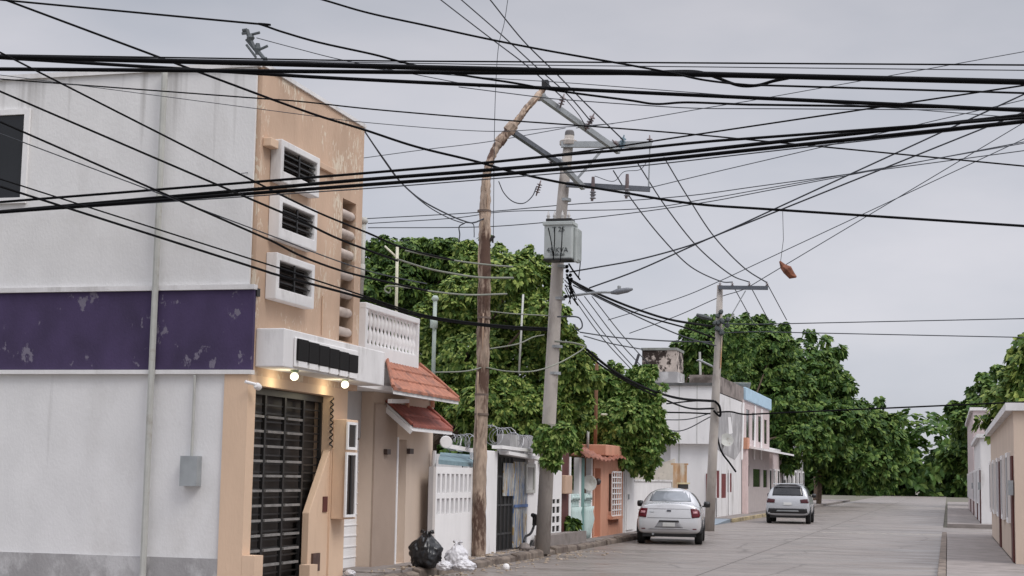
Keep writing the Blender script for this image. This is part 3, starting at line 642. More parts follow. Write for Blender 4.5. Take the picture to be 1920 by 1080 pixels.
solo('satellite_dish', MB().lathe(dp, [(.02, 0), (.14, .02), (.2, .07), (.21, .08), (.19, .08), (.02, .03)], 18, (.8, -1, .1)).bar(dp, dp+Vector((-.2, .3, -.1)), .03), pipem, 'small round grey dish hung in the mint porch beside the teal post', 'dish')
# orange kiosk
oh = thing('orange_house', 'narrow orange house front with a white grilled window and a terracotta parapet', 'house', (WX-.3, aX(1140, 950, WX).y, .15))
yo0 = yn+.02; yo1 = aX(1168, 930, WX).y; zo = aX(1140, 860, WX).z
wr = SL(WX, (1142, 888), (1141, 960), (1156, 888)); od = (yo0+.12, aX(1126, 930, WX).y, .15, aX(1120, 878, WX).z)
part('wall', MB().wall(WX-.0, WX-.3, yo0, yo1, .1, zo, [wr, od]), terra, oh)
part('doorway', MB().box(WX-.36, WX-.302, od[0]-.1, od[1]+.1, .15, od[3]+.1), orange, oh)
part('parapet', MB().box(WX-1.2, WX+.12, aX(1128, 845, WX).y, aX(1182, 845, WX+.1).y, aX(1150, 856, WX).z, aX(1150, 836, WX).z), terra, oh, bevel=.02)
wn = part('window', MB().box(WX-.2, WX-.17, wr[0]-.01, wr[1]+.01, wr[2], wr[3]), glass, oh)
gr = MB()
for k in range(5): yy = wr[0]+(wr[1]-wr[0]+.2)*k/4; gr.box(WX+.08, WX+.10, yy-.03, yy+.03, wr[2]-.1, wr[3]+.05)
for k in range(9): z = wr[2]-.1+(wr[3]-wr[2]+.15)*k/8; gr.box(WX+.101, WX+.11, wr[0]-.02, wr[1]+.22, z-.018, z+.018)
part('grille', gr, white, wn)
part('sill', MB().box(WX+.002, WX+.14, wr[0]-.1, wr[1]+.3, wr[2]-.2, wr[2]-.12), terra, wn)
part('white_wing', MB().box(WX-.3, WX-.06, yo1+.003, aX(1170, 930, WX).y+.3, .1, zo-.1), whited, oh)
solo('wall_lamp', MB().lathe(aX(1121, 903, WX+.06), [(.02, -.09), (.07, -.06), (.09, 0), (.07, .06), (.02, .09)], 14), mat('dark_ball', (.05, .04, .04), .4), 'dark round wall lamp beside the orange doorway', 'lamp', smooth=True)
wd_ = thing('white_door', 'tall white metal door in a white frame beside the orange house', 'door', (WX, aX(1178, 950, WX).y, .15))
y0 = aX(1170, 930, WX).y+.32; y1 = aX(1189, 930, WX).y; zz = aX(1178, 872, WX).z
part('frame', MB().box(WX-.3, WX-.03, y0, y1, .1, zz), white, wd_)
part('leaf', MB().box(WX-.028, WX+.01, y0+.12, y1-.1, .22, zz-.18), white, wd_)
part('handle', MB().box(WX+.011, WX+.05, y0+.2, y0+.3, 1.1, 1.25), galv, wd_)
# long white wall behind the parked car
lw_ = thing('long_wall', 'long plain white perimeter wall behind the parked sedan', 'wall', (WX, 48, .1))
ylw = aX(1320, 940, WX).y
part('wall', MB().box(WX-.2, WX-.02, y1+.02, 54.2, .05, aX(1240, 903, WX).z), white, lw_)
part('coping', MB().box(WX-.23, WX+.01, y1+.02, 54.2, aX(1240, 903, WX).z+.002, aX(1240, 903, WX).z+.06), whited, lw_)
r_ = SL(WX, (1272, 908), (1272, 917), (1289, 910)); part('vent_opening', MB().box(WX-.018, WX+.03, *r_), darkm, lw_)
part('vent_top', MB().box(WX-.018, WX+.06, r_[0]-.2, r_[1]+.2, r_[3]+.01, r_[3]+.06), mat('cream_lintel', (.6, .52, .3), .8), lw_)

# ================================================================ CORNER BUILDING (white / pink)
QX = -9.5
cb = thing('corner_building', 'two storey white and pink corner building with a pale blue parapet and red shutters', 'building', (QX-3, 74, 0))
Yf = 68.0
xl = aY(1207, 760, Yf).x; zt2 = aY(1280, 723, Yf).z; zb2 = aY(1290, 832, Yf).z
ydiv = aX(1392, 900, QX).y; yend = aX(1442, 900, QX).y
part('upper_front', MB().box(xl, QX, Yf, Yf+.3, zb2, zt2), white, cb)
part('roof_edge', MB().box(xl-.1, QX+.05, Yf-.1, Yf+.5, zt2+.003, zt2+.12), mat('dark_edge', (.1, .1, .1), .8, .3, 4), cb)
pj = MB()
for k in range(1, 4): x = xl+(QX-xl)*k/4; pj.box(x-.012, x+.012, Yf-.012, Yf-.002, zb2, zt2)
part('panel_joint', pj, pipem, cb)
xl2 = aY(1257, 870, Yf+.3).x
part('lower_front', MB().box(xl2, QX, Yf+.301, Yf+.55, .0, zb2-.002), white, cb)
part('lower_front_strip', MB().box(QX-1.6, QX-1.56, Yf+.27, Yf+.3, 0, zb2), pipem, cb)
# side (street) wall with shutters, lower white part
sh = [SL(QX, (1341, 882), (1340, 934), (1349, 883)), SL(QX, (1353, 888), (1352, 934), (1361.5, 888)), SL(QX, (1365, 887), (1363.5, 923), (1372, 888))]
fa_ = aY(1324, 888, Yf+.29); fb2 = aY(1334, 980, Yf+.29)
part('front_door', MB().box(fa_.x, fb2.x, Yf+.26, Yf+.30, .1, fa_.z), red, cb)
part('side_wall', MB().wall(QX, QX-.3, Yf+.302, ydiv, 0, zt2-.25, sh), whited, cb)
gw_ = aX(1344, 765, QX+.01); part('cement_patch', MB().prism([aX(1345, 770, QX+.012), aX(1345, 842, QX+.012), aX(1356, 850, QX+.012), aX(1378, 862, QX+.012), aX(1391, 842, QX+.012), aX(1393, 775, QX+.012)], (-.01, 0, 0)), greyw, cb)
for h in sh:
    s_ = part('shutter', MB().box(QX-.06, QX-.015, h[0]+.001, h[1]-.001, h[2], h[3]), red, cb)
part('white_drip', MB().prism([aX(1365, 782, QX+.02), aX(1370, 782, QX+.02), aX(1374, 812, QX+.02), aX(1367, 815, QX+.02)], (-.006, 0, 0)), white, cb)
# pink wing
up = [SL(QX, (1399+i*11.3, 767+i*6.5), (1398+i*11.2, 822+i*3.2), (1404.5+i*11, 769+i*6.5)) for i in range(4)]
lo = [SL(QX, (1397, 872), (1396, 912), (1404, 873)), SL(QX, (1412, 879), (1411, 913), (1425, 880)), SL(QX, (1431, 881), (1430, 914), (1438, 882))]
zt3 = aX(1400, 752, QX).z
part('pink_wall', MB().wall(QX+.02, QX-.28, ydiv+.003, yend, 3.3, zt3, up), pinkw, cb)
part('pink_lower_wall', MB().wall(QX+.018, QX-.282, ydiv+.003, yend, 0, 3.297, lo), mat('grey_pink', (.45, .40, .39), .85, .1, 3), cb)
for h in up+lo: part('window', MB().box(QX-.05, QX-.01, h[0]-.002, h[1]+.002, h[2], h[3]), glass, cb)
bfz = aX(1400, 728, QX+.3).z
part('blue_parapet', MB().box(QX-.3, QX+.12, ydiv+.5, yend+.2, zt3+.002, zt3+.62), bluef, cb, bevel=.03)
part('parapet_block', MB().box(QX-1.2, QX+.0, Yf+.6, ydiv+.49, zt3-.1, zt3+.6), mat('brown_grey', (.26, .22, .2), .9, .2, 2, (.1, .08, .07), 1, .5, .1), cb)
part('roof_sheet', MB().hexa([aX(1349, 716, QX-.2), aX(1408, 717, QX-.2), aX(1405, 722, QX-1.2)+Vector((0, 0, -.3)), aX(1349, 725, QX-1.2)], [p-Vector((0, 0, .06)) for p in (aX(1349, 716, QX-.2), aX(1408, 717, QX-.2), aX(1405, 722, QX-1.2)+Vector((0, 0, -.3)), aX(1349, 725, QX-1.2))]), sheet, cb)
for i, x in enumerate((1394, 1416, 1428)): part('conduit', MB().tube([aX(x, 755+i*6, QX+.1), aX(x-3+i, 862, QX+.1)], .05, 7), white, cb)
part('street_awning', MB().hexa([(QX+.02, ydiv+.2, 3.3), (QX+1.0, ydiv+.2, 3.15), (QX+1.0, yend+4, 3.15), (QX+.02, yend+4, 3.3)], [(QX+.02, ydiv+.2, 3.42), (QX+1.0, ydiv+.2, 3.25), (QX+1.0, yend+4, 3.25), (QX+.02, yend+4, 3.42)]), white, cb)
part('pillar', MB().box(QX+.03, QX+.25, ydiv-.4, ydiv+.3, 0, 3.2), mat('pale_pink', (.66, .52, .50), .85, .1, 3), cb)
part('orange_cap', MB().box(QX+.02, QX+.3, ydiv-.5, ydiv+.4, 3.21, 3.75), terra, cb)
part('dark_stair', MB().box(QX+.02, QX+.05, Yf+4.2, Yf+4.5, .2, 2.2), white, cb)
part('back_block', MB().box(xl, QX-.32, Yf+.56, yend, 0, zt2-.3), whited, cb)
st_ = aX(1362, 826, QX+.2)
solo('satellite_dish', MB().lathe(st_, [(.03, 0), (.18, .02), (.28, .08), (.3, .1), (.26, .09), (.03, .03)], 20, (.4, -1, .35)).bar(st_, st_+Vector((-.25, .4, -.35)), .05), pipem, 'grey satellite dish on the bare cement side of the white corner building', 'dish')
# rusty orange panel and small cream wall at its foot
a = aY(1263, 872, 64); b = aY(1288, 905, 64)
solo('rusty_panel', MB().box(a.x, b.x, 63.9, 64, b.z-.6, a.z).bar((a.x-.1, 63.95, a.z+.04), (b.x+.05, 63.95, a.z+.04), .1, .07), straw, 'rust stained orange panel against the white front behind the sedan', 'panel')
a = aY(1232, 880, 65.5); b = aY(1264, 905, 65.5)
solo('cream_wall', MB().prism([(a.x-1.2, 65.5, 0), (b.x, 65.5, 0), (b.x, 65.5, a.z+.45), (b.x-.4, 65.5, a.z+.3), (a.x-.1, 65.5, a.z-.1), (a.x-1.2, 65.5, a.z-.25)], (0, .2, 0)), mat('cream_plaster', (.6, .55, .47), .9, .15, 3, (.3, .26, .2), 2, .55, .1), 'broken cream wall under the leaves of the roadside tree', 'wall')
# rooftop block
a = aY(1204, 657, 74); b = aY(1268, 722, 74)
rbk = thing('rooftop_block', 'blackened water tank housing on the roof behind the white corner building', 'tank housing', ((a.x+b.x)/2, 75, b.z))
zm = aY(1235, 697, 74).z
part('upper_block', MB().box(a.x, b.x, 74, 76, zm, a.z), stain, rbk); part('lower_block', MB().box(a.x-.05, b.x+.05, 73.9, 76.1, b.z-.8, zm-.002), greyw, rbk)
part('top_slab', MB().box(a.x-.04, b.x+.04, 73.95, 76.05, a.z+.002, a.z+.12), sheet, rbk)
p = aY(1277, 718, 70)
solo('water_tank', MB().lathe((p.x, p.y, p.z-.25), [(.3, 0), (.42, .06), (.42, .16), (.25, .24), (.05, .27)], 16, (.0, 0, 1)), white, 'low white tank lying on the flat roof of the corner building', 'water tank', smooth=True)
# houses further down the street, right of the pink wing
def simple_house(X0, X1, Y0, Y1, z, wm, nw, lab, side_=1, cat='house'):
    t = thing('house', lab, cat, ((X0+X1)/2, (Y0+Y1)/2, 0))
    xf = X1 if side_ > 0 else X0; xb = X0 if side_ > 0 else X1
    hs = []
    for k in range(nw):
        yc = Y0+(Y1-Y0)*(k+.5)/nw; hs.append((yc+.3, yc+1.3, 1.0, 2.3))
    part('wall', MB().wall(xf, xb, Y0, Y1, 0, z, hs), wm, t)
    for i, h in enumerate(hs):
        w_ = part('window', MB().box(*sorted((xf-side_*.06, xf-side_*.02)), *h), glass, t); fo = sorted((xf+side_*.003, xf+side_*.07))
        part('frame', MB().box(*fo, h[0]-.1, h[0]-.001, h[2]-.1, h[3]+.1).box(*fo, h[1]+.001, h[1]+.1, h[2]-.1, h[3]+.1).box(*fo, h[0], h[1], h[3]+.001, h[3]+.1).box(*fo, h[0], h[1], h[2]-.1, h[2]-.001), white, w_)
        gr = MB()
        for k in range(6): yy = h[0]+(h[1]-h[0])*(k+.5)/6; gr.box(*sorted((xf+side_*.03, xf+side_*.045)), yy-.012, yy+.012, h[2], h[3])
        part('grille', gr, black, w_)
    for yd in (Y0+.35, (Y0+Y1)/2-.4) if nw > 1 else (): part('door', MB().box(*sorted((xf+side_*.003, xf+side_*.04)), yd, yd+.85, .15, 2.3), maroon if side_ < 0 else white, t)
    part('base_band', MB().box(*sorted((xf+side_*.002, xf+side_*.02)), Y0, Y1, 0, .14), greyw, t)
    part('meter', MB().box(*sorted((xf+side_*.021, xf+side_*.12)), Y0+.1, Y0+.3, 1.5, 1.8), galv, t)
    part('roof', MB().box(min(X0, X1)-.15, max(X0, X1)+.15, Y0-.1, Y1+.1, z+.003, z+.16), whited, t)
    return t
simple_house(-16, QX-.2, yend+.3, yend+9, 3.4, pinkw, 4, 'low grey house beyond the pink wing')
simple_house(-16, QX-.2, yend+10, yend+24, 4.2, greyw, 5, 'pale far house closing the left side of the street')
simple_house(1.3, 9, 34, 52, 3.2, beige, 5, 'low beige house on the right side of the street', -1)
simple_house(1.3, 9, 68, 84, 3.6, whited, 5, 'white house on the right side beyond the crossing', -1)
simple_house(1.3, 9, 86, 110, 5.5, pinkw, 6, 'taller pink house far down the right side of the street', -1)

# ================================================================ POLES
WY = 30.5
wpath = [(897, 1047), (899, 900), (903, 760), (906, 640), (908, 540), (909, 440), (910, 370), (914, 320), (926, 285), (941, 261), (958, 242), (975, 220), (990, 200), (1010, 178), (1021, 163)]
wr_ = [.142, .138, .13, .128, .125, .12, .105, .085, .08, .095, .085, .07, .068, .07, .06]
wb = aY(897, 1047, WY); wp = thing('wooden_pole', 'tall old wooden utility pole, bent over and splintered at the top', 'utility pole', (wb.x, WY, .12))
P3 = [aY(x, y, WY+(0 if y > 330 else (330-y)/150*.9)) for x, y in wpath]; P3[0].z = .05
sp_ = spline(P3, 10)
def rad(i, rs, k=10): t = i/k; j = int(t); f = t-j; return rs[j]*(1-f)+rs[min(j+1, len(rs)-1)]*f
rr = [rad(i, wr_)*(1+rnd.uniform(-.07, .07)) for i in range(len(sp_))]
m_ = MB().tube([p+Vector((rnd.uniform(-.008, .008), rnd.uniform(-.008, .008), 0)) for p in sp_], rr, 14)
part('pole', m_, wood, wp, True)
for i in range(18):      # peeled splinters
    k = rnd.randint(3, len(sp_)-14); a = rnd.uniform(3.4, 6.0); off = Vector((math.cos(a), math.sin(a), 0))*(rr[k]*.93); n_ = rnd.randint(4, 10)
    part('splinter', MB().tube([sp_[k+j]+off for j in range(n_)], [.006+.016*math.sin(math.pi*(j+.3)/n_) for j in range(n_)], 5), woodp if i % 2 else wood, wp, True)
p = aY(924, 446, WY); part('side_bracket', MB().bar(p+Vector((-.06, 0, -.05)), p+Vector((.03, 0, .04)), .05).bar(p+Vector((.0, 0, 0)), p+Vector((.0, 0, -.1)), .03), black, wp)
for y_ in (396, 596, 740, 777): p = aY(908 if y_ < 700 else 903, y_, WY); part('strap', MB().lathe(p, [(.130, -.02), (.139, -.02), (.139, .02), (.130, .02)], 14), rust, wp)
kn = aY(958, 240, WY+.5); part('collar', MB().lathe(kn, [(.08, -.12), (.13, -.08), (.12, .08), (.08, .12)], 10, (.6, .1, .8)), wood, wp)
kn = aY(940, 262, WY+.4); part('collar', MB().lathe(kn, [(.07, -.1), (.12, -.07), (.11, .07), (.07, .1)], 10, (.6, .1, .8)), wood, wp)
tp = aY(1022, 165, WY+1); part('cap_block', MB().box(tp.x-.06, tp.x+.07, tp.y-.06, tp.y+.08, tp.z-.02, tp.z+.16), black, wp)
tp = aY(1013, 180, WY+1); part('bracket', MB().lathe(tp, [(.07, -.08), (.11, -.05), (.11, .05), (.07, .08)], 12, (.3, 1, .3)), galv, wp)
for (a, ya_), (b, yb_), w_, m_ in ((((1016, 182), WY+1), ((1160, 284), 34.0), .12, galv), (((962, 248), WY+.6), ((1048, 306), 33.0), .10, mat('dark_angle_iron', (.13, .14, .16), .5, .2, 5, metal=.3)), (((1045, 300), 33.0), ((1094, 352), 34.0), .11, galv)):
    p, q = aY(*a, ya_), aY(*b, yb_); cr_ = part('crossarm', MB().bar(p, q, .10, w_), m_, wp)
def insulator(c, d, r, n, parent, nm='insulator', m=porc):
    d = Vector(d).normalized(); m_ = []
    for i in range(n): m_ += [(r*.3, i*r*.9), (r, i*r*.9+r*.15), (r*.9, i*r*.9+r*.35), (r*.3, i*r*.9+r*.5)]
    return part(nm, MB().lathe(c, [(.012, -.08)]+m_+[(.012, n*r*.9+.05)], 12, d), m, parent, True)
insulator(aY(1052, 196, 31.9), (.35, -.3, .9), .07, 3, wp); insulator(aY(1100, 240, 32.8), (.55, -.4, .8), .07, 5, wp); insulator(aY(1032, 306, 32.8), (.45, 0, .9), .06, 2, wp)
insulator(aY(1012, 345, 32.5), (-.3, 0, -1), .06, 4, wp, m=porc)

CY = 34.2
cbs = aY(1017, 1034, CY); cp = thing('concrete_pole', 'slender tapering concrete utility pole carrying a transformer and a street lamp', 'utility pole', (cbs.x, CY, .12))
cpt = [(1017, 1036), (1031, 760), (1042, 560), (1049, 440), (1058, 340), (1068, 252)]
P3 = [aY(x, y, CY) for x, y in cpt]; P3[0].z = .05
part('pole', MB().tube(P3, [.165, .15, .14, .13, .12, .105], 12), conc, cp, True)
top = P3[-1]
part('pole_cap', MB().lathe(top, [(.11, -.02), (.10, .06), (.08, .09)], 12), mat('cap_grey', (.14, .13, .13), .8), cp)
part('top_collar', MB().lathe(aY(1066, 268, CY), [(.12, -.08), (.2, -.05), (.2, .04), (.12, .08)], 12), conc, cp)
ca1 = part('crossarm', MB().bar(aY(1052, 271, CY-.14), aY(1222, 271, CY+.3), .10, .13), galv, cp)
ca2 = part('crossarm', MB().bar(aY(1062, 346, CY-.14), aY(1219, 355, CY+.3), .09, .11), mat('dark_angle_iron', (.1, .1, .1)), cp)
part('tie_rod', MB().tube([aY(1219, 262, CY+.3), aY(1216, 354, CY+.3)], .018), galv, cp)
part('brace', MB().bar(aY(1130, 280, CY-.1), aY(1082, 335, CY-.1), .03, .05), galv, cp)
insulator(aY(1218, 268, CY+.3), (0, 0, 1), .07, 2, cp); insulator(aY(1165, 276, CY+.1), (.3, -.5, .8), .07, 4, cp, m=mat('blue_porcelain', (.13, .2, .24), .3)); insulator(aY(1158, 272, CY+.1), (-.4, -.5, .4), .05, 3, cp)
for x, y in ((1112, 350), (1176, 345)):
    c = aY(x, y-10, CY-.1); q_ = part('fuse_cutout', MB().tube([c+Vector((.0, 0, .10)), c+Vector((.0, 0, -.08)), c+Vector((-.02, 0, -.44))], [.035, .045, .03], 8), porc, cp)
    part('ridge', MB().lathe(c+Vector((0, 0, -.34)), [(.03, -.06), (.075, -.04), (.03, 0), (.075, .04), (.03, .06), (.075, .1), (.03, .12)], 12), mat('cutout_grey', (.22, .22, .24), .5), q_)
# transformer
tl = aY(1022, 415, CY-.55); br_ = aY(1077, 487, CY-.55)
cxm = (tl.x+br_.x)/2-.0; zz0 = br_.z; zz1 = tl.z
tr = part('transformer', MB().box(tl.x+.03, br_.x-.01, CY-.75, CY-.35, zz0, zz1-.05), mat('transformer_grey', (.42, .45, .44), .55, .1, 3, (.25, .26, .25), 4, .58, .2), cp, bevel=.03)
tg = MC['transformer_grey']
part('lid', MB().box(tl.x-.0, br_.x+.02, CY-.78, CY-.32, zz1-.12, zz1-.04), tg, tr, bevel=.01)
part('lid_top', MB().box(tl.x+.06, br_.x-.04, CY-.72, CY-.38, zz1-.04, zz1+.03), black, tr)
part('tank_side', MB().box(br_.x-.008, br_.x+.07, CY-.6, CY-.3, zz0-.05, zz1-.16), tg, tr, bevel=.02)
fn = MB()
for k in range(7): y_ = CY-.58+k*.045; fn.box(br_.x+.0701, br_.x+.10, y_, y_+.02, zz0, zz1-.2)
part('cooling_fin', fn, tg, tr)
for dx in (.06, .2, .38, .52): part('bushing', MB().lathe((tl.x+dx, CY-.5, zz1+.03), [(.03, 0), (.045, .03), (.025, .06), (.045, .09), (.025, .12), (.012, .2)], 10), mat('pale_porcelain', (.5, .48, .46), .3), tr, True)
tw = MB()
for (a, b) in (((1028, 427), (1038, 486)), ((1040, 427), (1037, 486)), ((1054, 427), (1050, 492))): tw.tube(spline([aY(*a, CY-.80), aY((a[0]+b[0])/2+1, (a[1]+b[1])/2, CY-.82), aY(*b, CY-.80)], 5), .012, 5)
part('lead_wire', tw, cable, tr)
part('bottom_rim', MB().box(tl.x+.01, br_.x, CY-.77, CY-.33, zz0-.03, zz0-.002), black, tr)
def text(s, size, m, parent, loc, rot, w=None, name='lettering'):
    cu = bpy.data.curves.new(name, 'FONT'); cu.body = s; cu.size = size; cu.extrude = .004; cu.align_x = 'CENTER'; cu.align_y = 'CENTER'; cu.materials.append(m)
    o = bpy.data.objects.new(name, cu); C.objects.link(o); dg = bpy.context.evaluated_depsgraph_get(); me = bpy.data.meshes.new_from_object(o.evaluated_get(dg)); bpy.data.objects.remove(o)
    o = bpy.data.objects.new(name, me); C.objects.link(o); o.parent = parent; r0 = ROOT[parent]; o.location = Vector(loc)-r0; o.rotation_euler = rot; ROOT[o] = r0; return o
ink = mat('stencil_ink', (.07, .08, .08), .8)
text('45 KVA', .15, ink, tr, (cxm, CY-.756, zz0+.19), (math.pi/2, 0, 0)); text('13200-220', .075, ink, tr, (cxm, CY-.756, zz0+.09), (math.pi/2, 0, 0)); text('T 25', .15, ink, tr, (cxm+.02, CY-.756, zz1-.22), (math.pi/2, 0, 0))
# cable clutter on the pole
ct = MB()
for i in range(9):
    a = Vector(aY(1060+rnd.uniform(-4, 6), 515+rnd.uniform(-10, 25), CY-.2)); b = Vector(aY(1072+rnd.uniform(-6, 14), 545+rnd.uniform(-10, 30), CY-.2))
    ct.tube(spline([a, a.lerp(b, .4)+Vector((.06, -.05, rnd.uniform(-.2, .1))), b], 6), .012, 5)
for i in range(8):
    p = aY(1062+rnd.uniform(-3, 12), 500+i*8, CY-.2); ct.lathe(p, [(.02, -.04), (.04, -.02), (.04, .02), (.02, .04)], 6, (rnd.random(), .2, 1))
part('cable_clamp', ct, cable, cp)
for y_ in (375, 500, 560, 650, 700): p = aY(1029+(1036-y_)*.062+1, y_, CY); f_ = (y_-250)/780; part('band', MB().lathe(aY(1068-51*f_, y_, CY), [(.115+.05*f_, -.03), (.125+.05*f_, -.03), (.125+.05*f_, .03), (.115+.05*f_, .03)], 12), galv, cp)
# street lamp on the pole
la = spline([aY(1057, 557, CY), aY(1090, 552, CY-.3), aY(1125, 548, CY-.5), aY(1150, 548, CY-.6)], 6)
lm = part('lamp_arm', MB().tube(la, .03, 8), galv, cp, True)
part('lamp_head', MB().tube([aY(1146, 549, CY-.6), aY(1158, 547, CY-.62), aY(1176, 544, CY-.66), aY(1186, 542, CY-.68)], [.03, .07, .06, .025], 10), mat('lamp_grey', (.17, .18, .2), .5), lm, True)
part('photocell', MB().lathe(aY(1161, 541, CY-.62), [(.035, -.03), (.04, .05), (.02, .07)], 10), galv, lm)

# far pole
FY = 54.3
fb_ = aY(1330, 990, FY); fp = thing('far_concrete_pole', 'distant pale concrete utility pole at the crossing with a four pin crossarm', 'utility pole', (fb_.x, FY, .1))
P3 = [aY(x, y, FY) for x, y in ((1330, 992), (1337, 840), (1342, 740), (1347, 640), (1350, 535))]; P3[0].z = 0
part('pole', MB().tube(P3, [.17, .155, .14, .125, .10], 12), conc, fp, True)
part('crossarm', MB().bar(aY(1347, 539, FY-.15), aY(1440, 540, FY-.15), .1, .13), mat('arm_grey', (.1, .11, .13), .6), fp)
for x in (1350, 1373, 1405, 1438): insulator(aY(x, 536, FY-.15), (0, 0, 1), .06, 2, fp)
part('brace', MB().bar(aY(1372, 590, FY-.15), aY(1398, 545, FY-.15), .03), galv, fp); part('brace', MB().tube([aY(1350, 625, FY-.1), aY(1376, 588, FY-.1)], .03), pipem, fp)
for i in range(14):
    p = aY(1347+rnd.uniform(-8, 18), 590+rnd.uniform(-5, 35), FY-.2); part('fuse', MB().lathe(p, [(.03, -.08), (.08, -.04), (.08, .04), (.03, .1)], 7, (rnd.uniform(-.5, .5), .2, 1)), mat('gear_grey', (.06, .07, .07), .6), fp)
part('side_arm', MB().tube([aY(1306, 590, FY-.2), aY(1318, 594, FY-.2), aY(1335, 598, FY-.2)], [.05, .09, .05], 8), MC['gear_grey'], fp)
part('cable_loop', MB().tube(spline([aY(1338, 770, FY-.2), aY(1350, 780, FY-.25), aY(1349, 762, FY-.2), aY(1340, 752, FY-.2)], 6), .04, 6), cable, fp)
la = spline([aY(1343, 690, FY), aY(1330, 684, FY), aY(1315, 677, FY), aY(1308, 675, FY)], 5); part('lamp_arm', MB().tube(la, .035, 7), galv, fp, True)
part('pipe_riser', MB().tube([aY(1354, 625, FY-.1), aY(1351, 690, FY-.1)], .02, 6), straw, fp)

# service masts and pipes
def mast(lab, pts, Xp, r, m, cat='pipe', name='service_mast', extra=None):
    P = [aX(x, y, Xp) for x, y in pts]; mb = MB().tube(P, r, 8)
    if extra: extra(mb, P)
    return solo(name, mb, m, lab, cat, smooth=True)
mast('grey conduit mast with a green band against the edge of the peach tower', [(676, 560), (682, 418)], -9.25, .045, pipem, extra=lambda mb, P: mb.lathe(P[-1], [(.05, -.02), (.075, .02), (.05, .09)], 10).tube([P[-1].lerp(P[0], .55), P[-1].lerp(P[0], .75)], .058, 8))
mast('thin cream pipe with a side arm above the white balustrade', [(742, 640), (745, 463)], -9.9, .03, mat('cream_pipe', (.6, .58, .45), .6), extra=lambda mb, P: mb.tube([P[-1]+Vector((0, 0, -.2)), P[-1]+Vector((-.25, 0, .02))], .02, 6))
mast('pale service mast with a weather cap above the large tiled awning', [(812, 712), (816, 562)], -9.5, .04, mat('mast_green_grey', (.36, .42, .38), .5), extra=lambda mb, P: mb.lathe(P[-1], [(.05, -.02), (.075, .02), (.04, .08)], 10).box(P[-1].x-.06, P[-1].x+.06, P[-1].y-.1, P[-1].y, P[-1].z-.55, P[-1].z-.35))
mast('thin grey mast rising from the tree between the two tall poles', [(973, 700), (981, 552)], -9.9, .026, pipem)
mast('rusty tall pipe above the terracotta roof', [(1116, 842), (1119, 680)], -9.4, .05, mat('rust_pipe', (.22, .11, .06), .9, .3, 5))
mast('thin pale pipe close beside the rusty tall pipe', [(1102, 842), (1103, 796)], -9.4, .035, pipem)
mast('bent cream pipe shaped like a gallows over the terracotta parapet', [(1163, 838), (1164, 778), (1128, 777)], -9.3, .03, mat('cream_pipe', (.6, .58, .45)))
solo('leaning_pipe', MB().tube([aY(1182, 714, 50), aY(1198, 664, 50)], .045, 7), mat('dark_pipe', (.06, .06, .07), .6), 'dark leaning pipe above the leaves left of the blackened tank housing', 'pipe')
solo('roof_mast', MB().tube([aY(1314, 722, 70), aY(1312, 660, 70)], .05, 7).bar(aY(1306, 676, 70), aY(1318, 674, 70), .05), pipem, 'thin mast on the flat roof left of the distant pole', 'pipe')
# twisted bracket on the neighbour's roof
mb = MB(); Yb = YN+.3
for a, b, r in (((463, 56), (467, 70), .03), ((467, 66), (487, 61), .02), ((467, 70), (478, 92), .03), ((462, 74), (480, 96), .022), ((480, 96), (502, 86), .02), ((480, 92), (497, 112), .028), ((462, 84), (480, 108), .018), ((455, 57), (463, 56), .025), ((454, 63), (462, 62), .022), ((497, 108), (500, 135), .03)): mb.tube([aY(*a, Yb), aY(*b, Yb)], r, 7)
mb.lathe(aY(470, 71, Yb), [(.03, -.05), (.06, 0), (.03, .05)], 8).lathe(aY(483, 92, Yb), [(.03, -.08), (.05, 0), (.03, .08)], 8)
solo('rooftop_bracket', mb, mat('bracket_grey', (.06, .07, .075), .5), 'twisted dark cable bracket on the roof edge at the top left', 'bracket')

# ================================================================ CABLES
def lin(P, Ya, Yb):
    n = len(P)-1; x0, x1 = P[0][0], P[-1][0]
    return [aY(x, y, Ya+(Yb-Ya)*((x-x0)/(x1-x0) if x1 != x0 else i/max(n, 1))) for i, (x, y) in enumerate(P)]
def ext(P, l, r):
    if l is not None: (a, b), (c, d) = P[0], P[1]; P = [(l, b+(b-d)/(a-c)*(l-a))]+P
    if r is not None: (a, b), (c, d) = P[-1], P[-2]; P = P+[(r, b+(b-d)/(a-c)*(r-a))]
    return P
GRP = {'x': 'black cables crossing in front of the whole street', 's': 'lower rising cables crossing the street', 'f': 'cables fanning down past the peach tower', 'p': 'bare power lines reaching the broken crossarm', 'd': 'power lines sagging to the distant pole', 't': 'thin cables high behind the poles', 'b': 'service cables strung behind the concrete pole', 'w': 'pale slack cables in front of the trees'}
def wire(k, lab, P, Ya, Yb, w, m=cable, l=None, r=None, x=False):
    w = w*1.22
    P = ext(P, l, r)
    Q = [aX(*p, Ya) for p in P] if x else lin(P, Ya, Yb)
    Q = spline(Q, 8); mb = MB().tube(Q, [w/2*q.y/FPX for q in Q], 6)
    return solo('cable', mb, m, lab, 'cable', GRP[k], smooth=True)
LR = dict(l=-160, r=2080)
wire('x', 'thin black cable, topmost of the long level ones', [(453, 110), (700, 114), (1000, 116), (1467, 119)], 18, 18, 2.6, **LR)
wire('x', 'hair thin level cable just under the topmost level one', [(453, 113), (800, 119), (1000, 122), (1467, 127)], 18.3, 18.3, 1.6, cableg, **LR)
wire('x', 'thickest black cable bundle, upper of the heavy level pair', [(453, 118), (650, 123), (850, 128), (1100, 134), (1300, 139), (1467, 143)], 17, 17, 9, **LR)
wire('x', 'thick black bundle, lower of the heavy level pair', [(453, 133), (650, 134.5), (850, 136), (1100, 137), (1280, 137.5), (1467, 142)], 17.2, 17.2, 7, **LR)
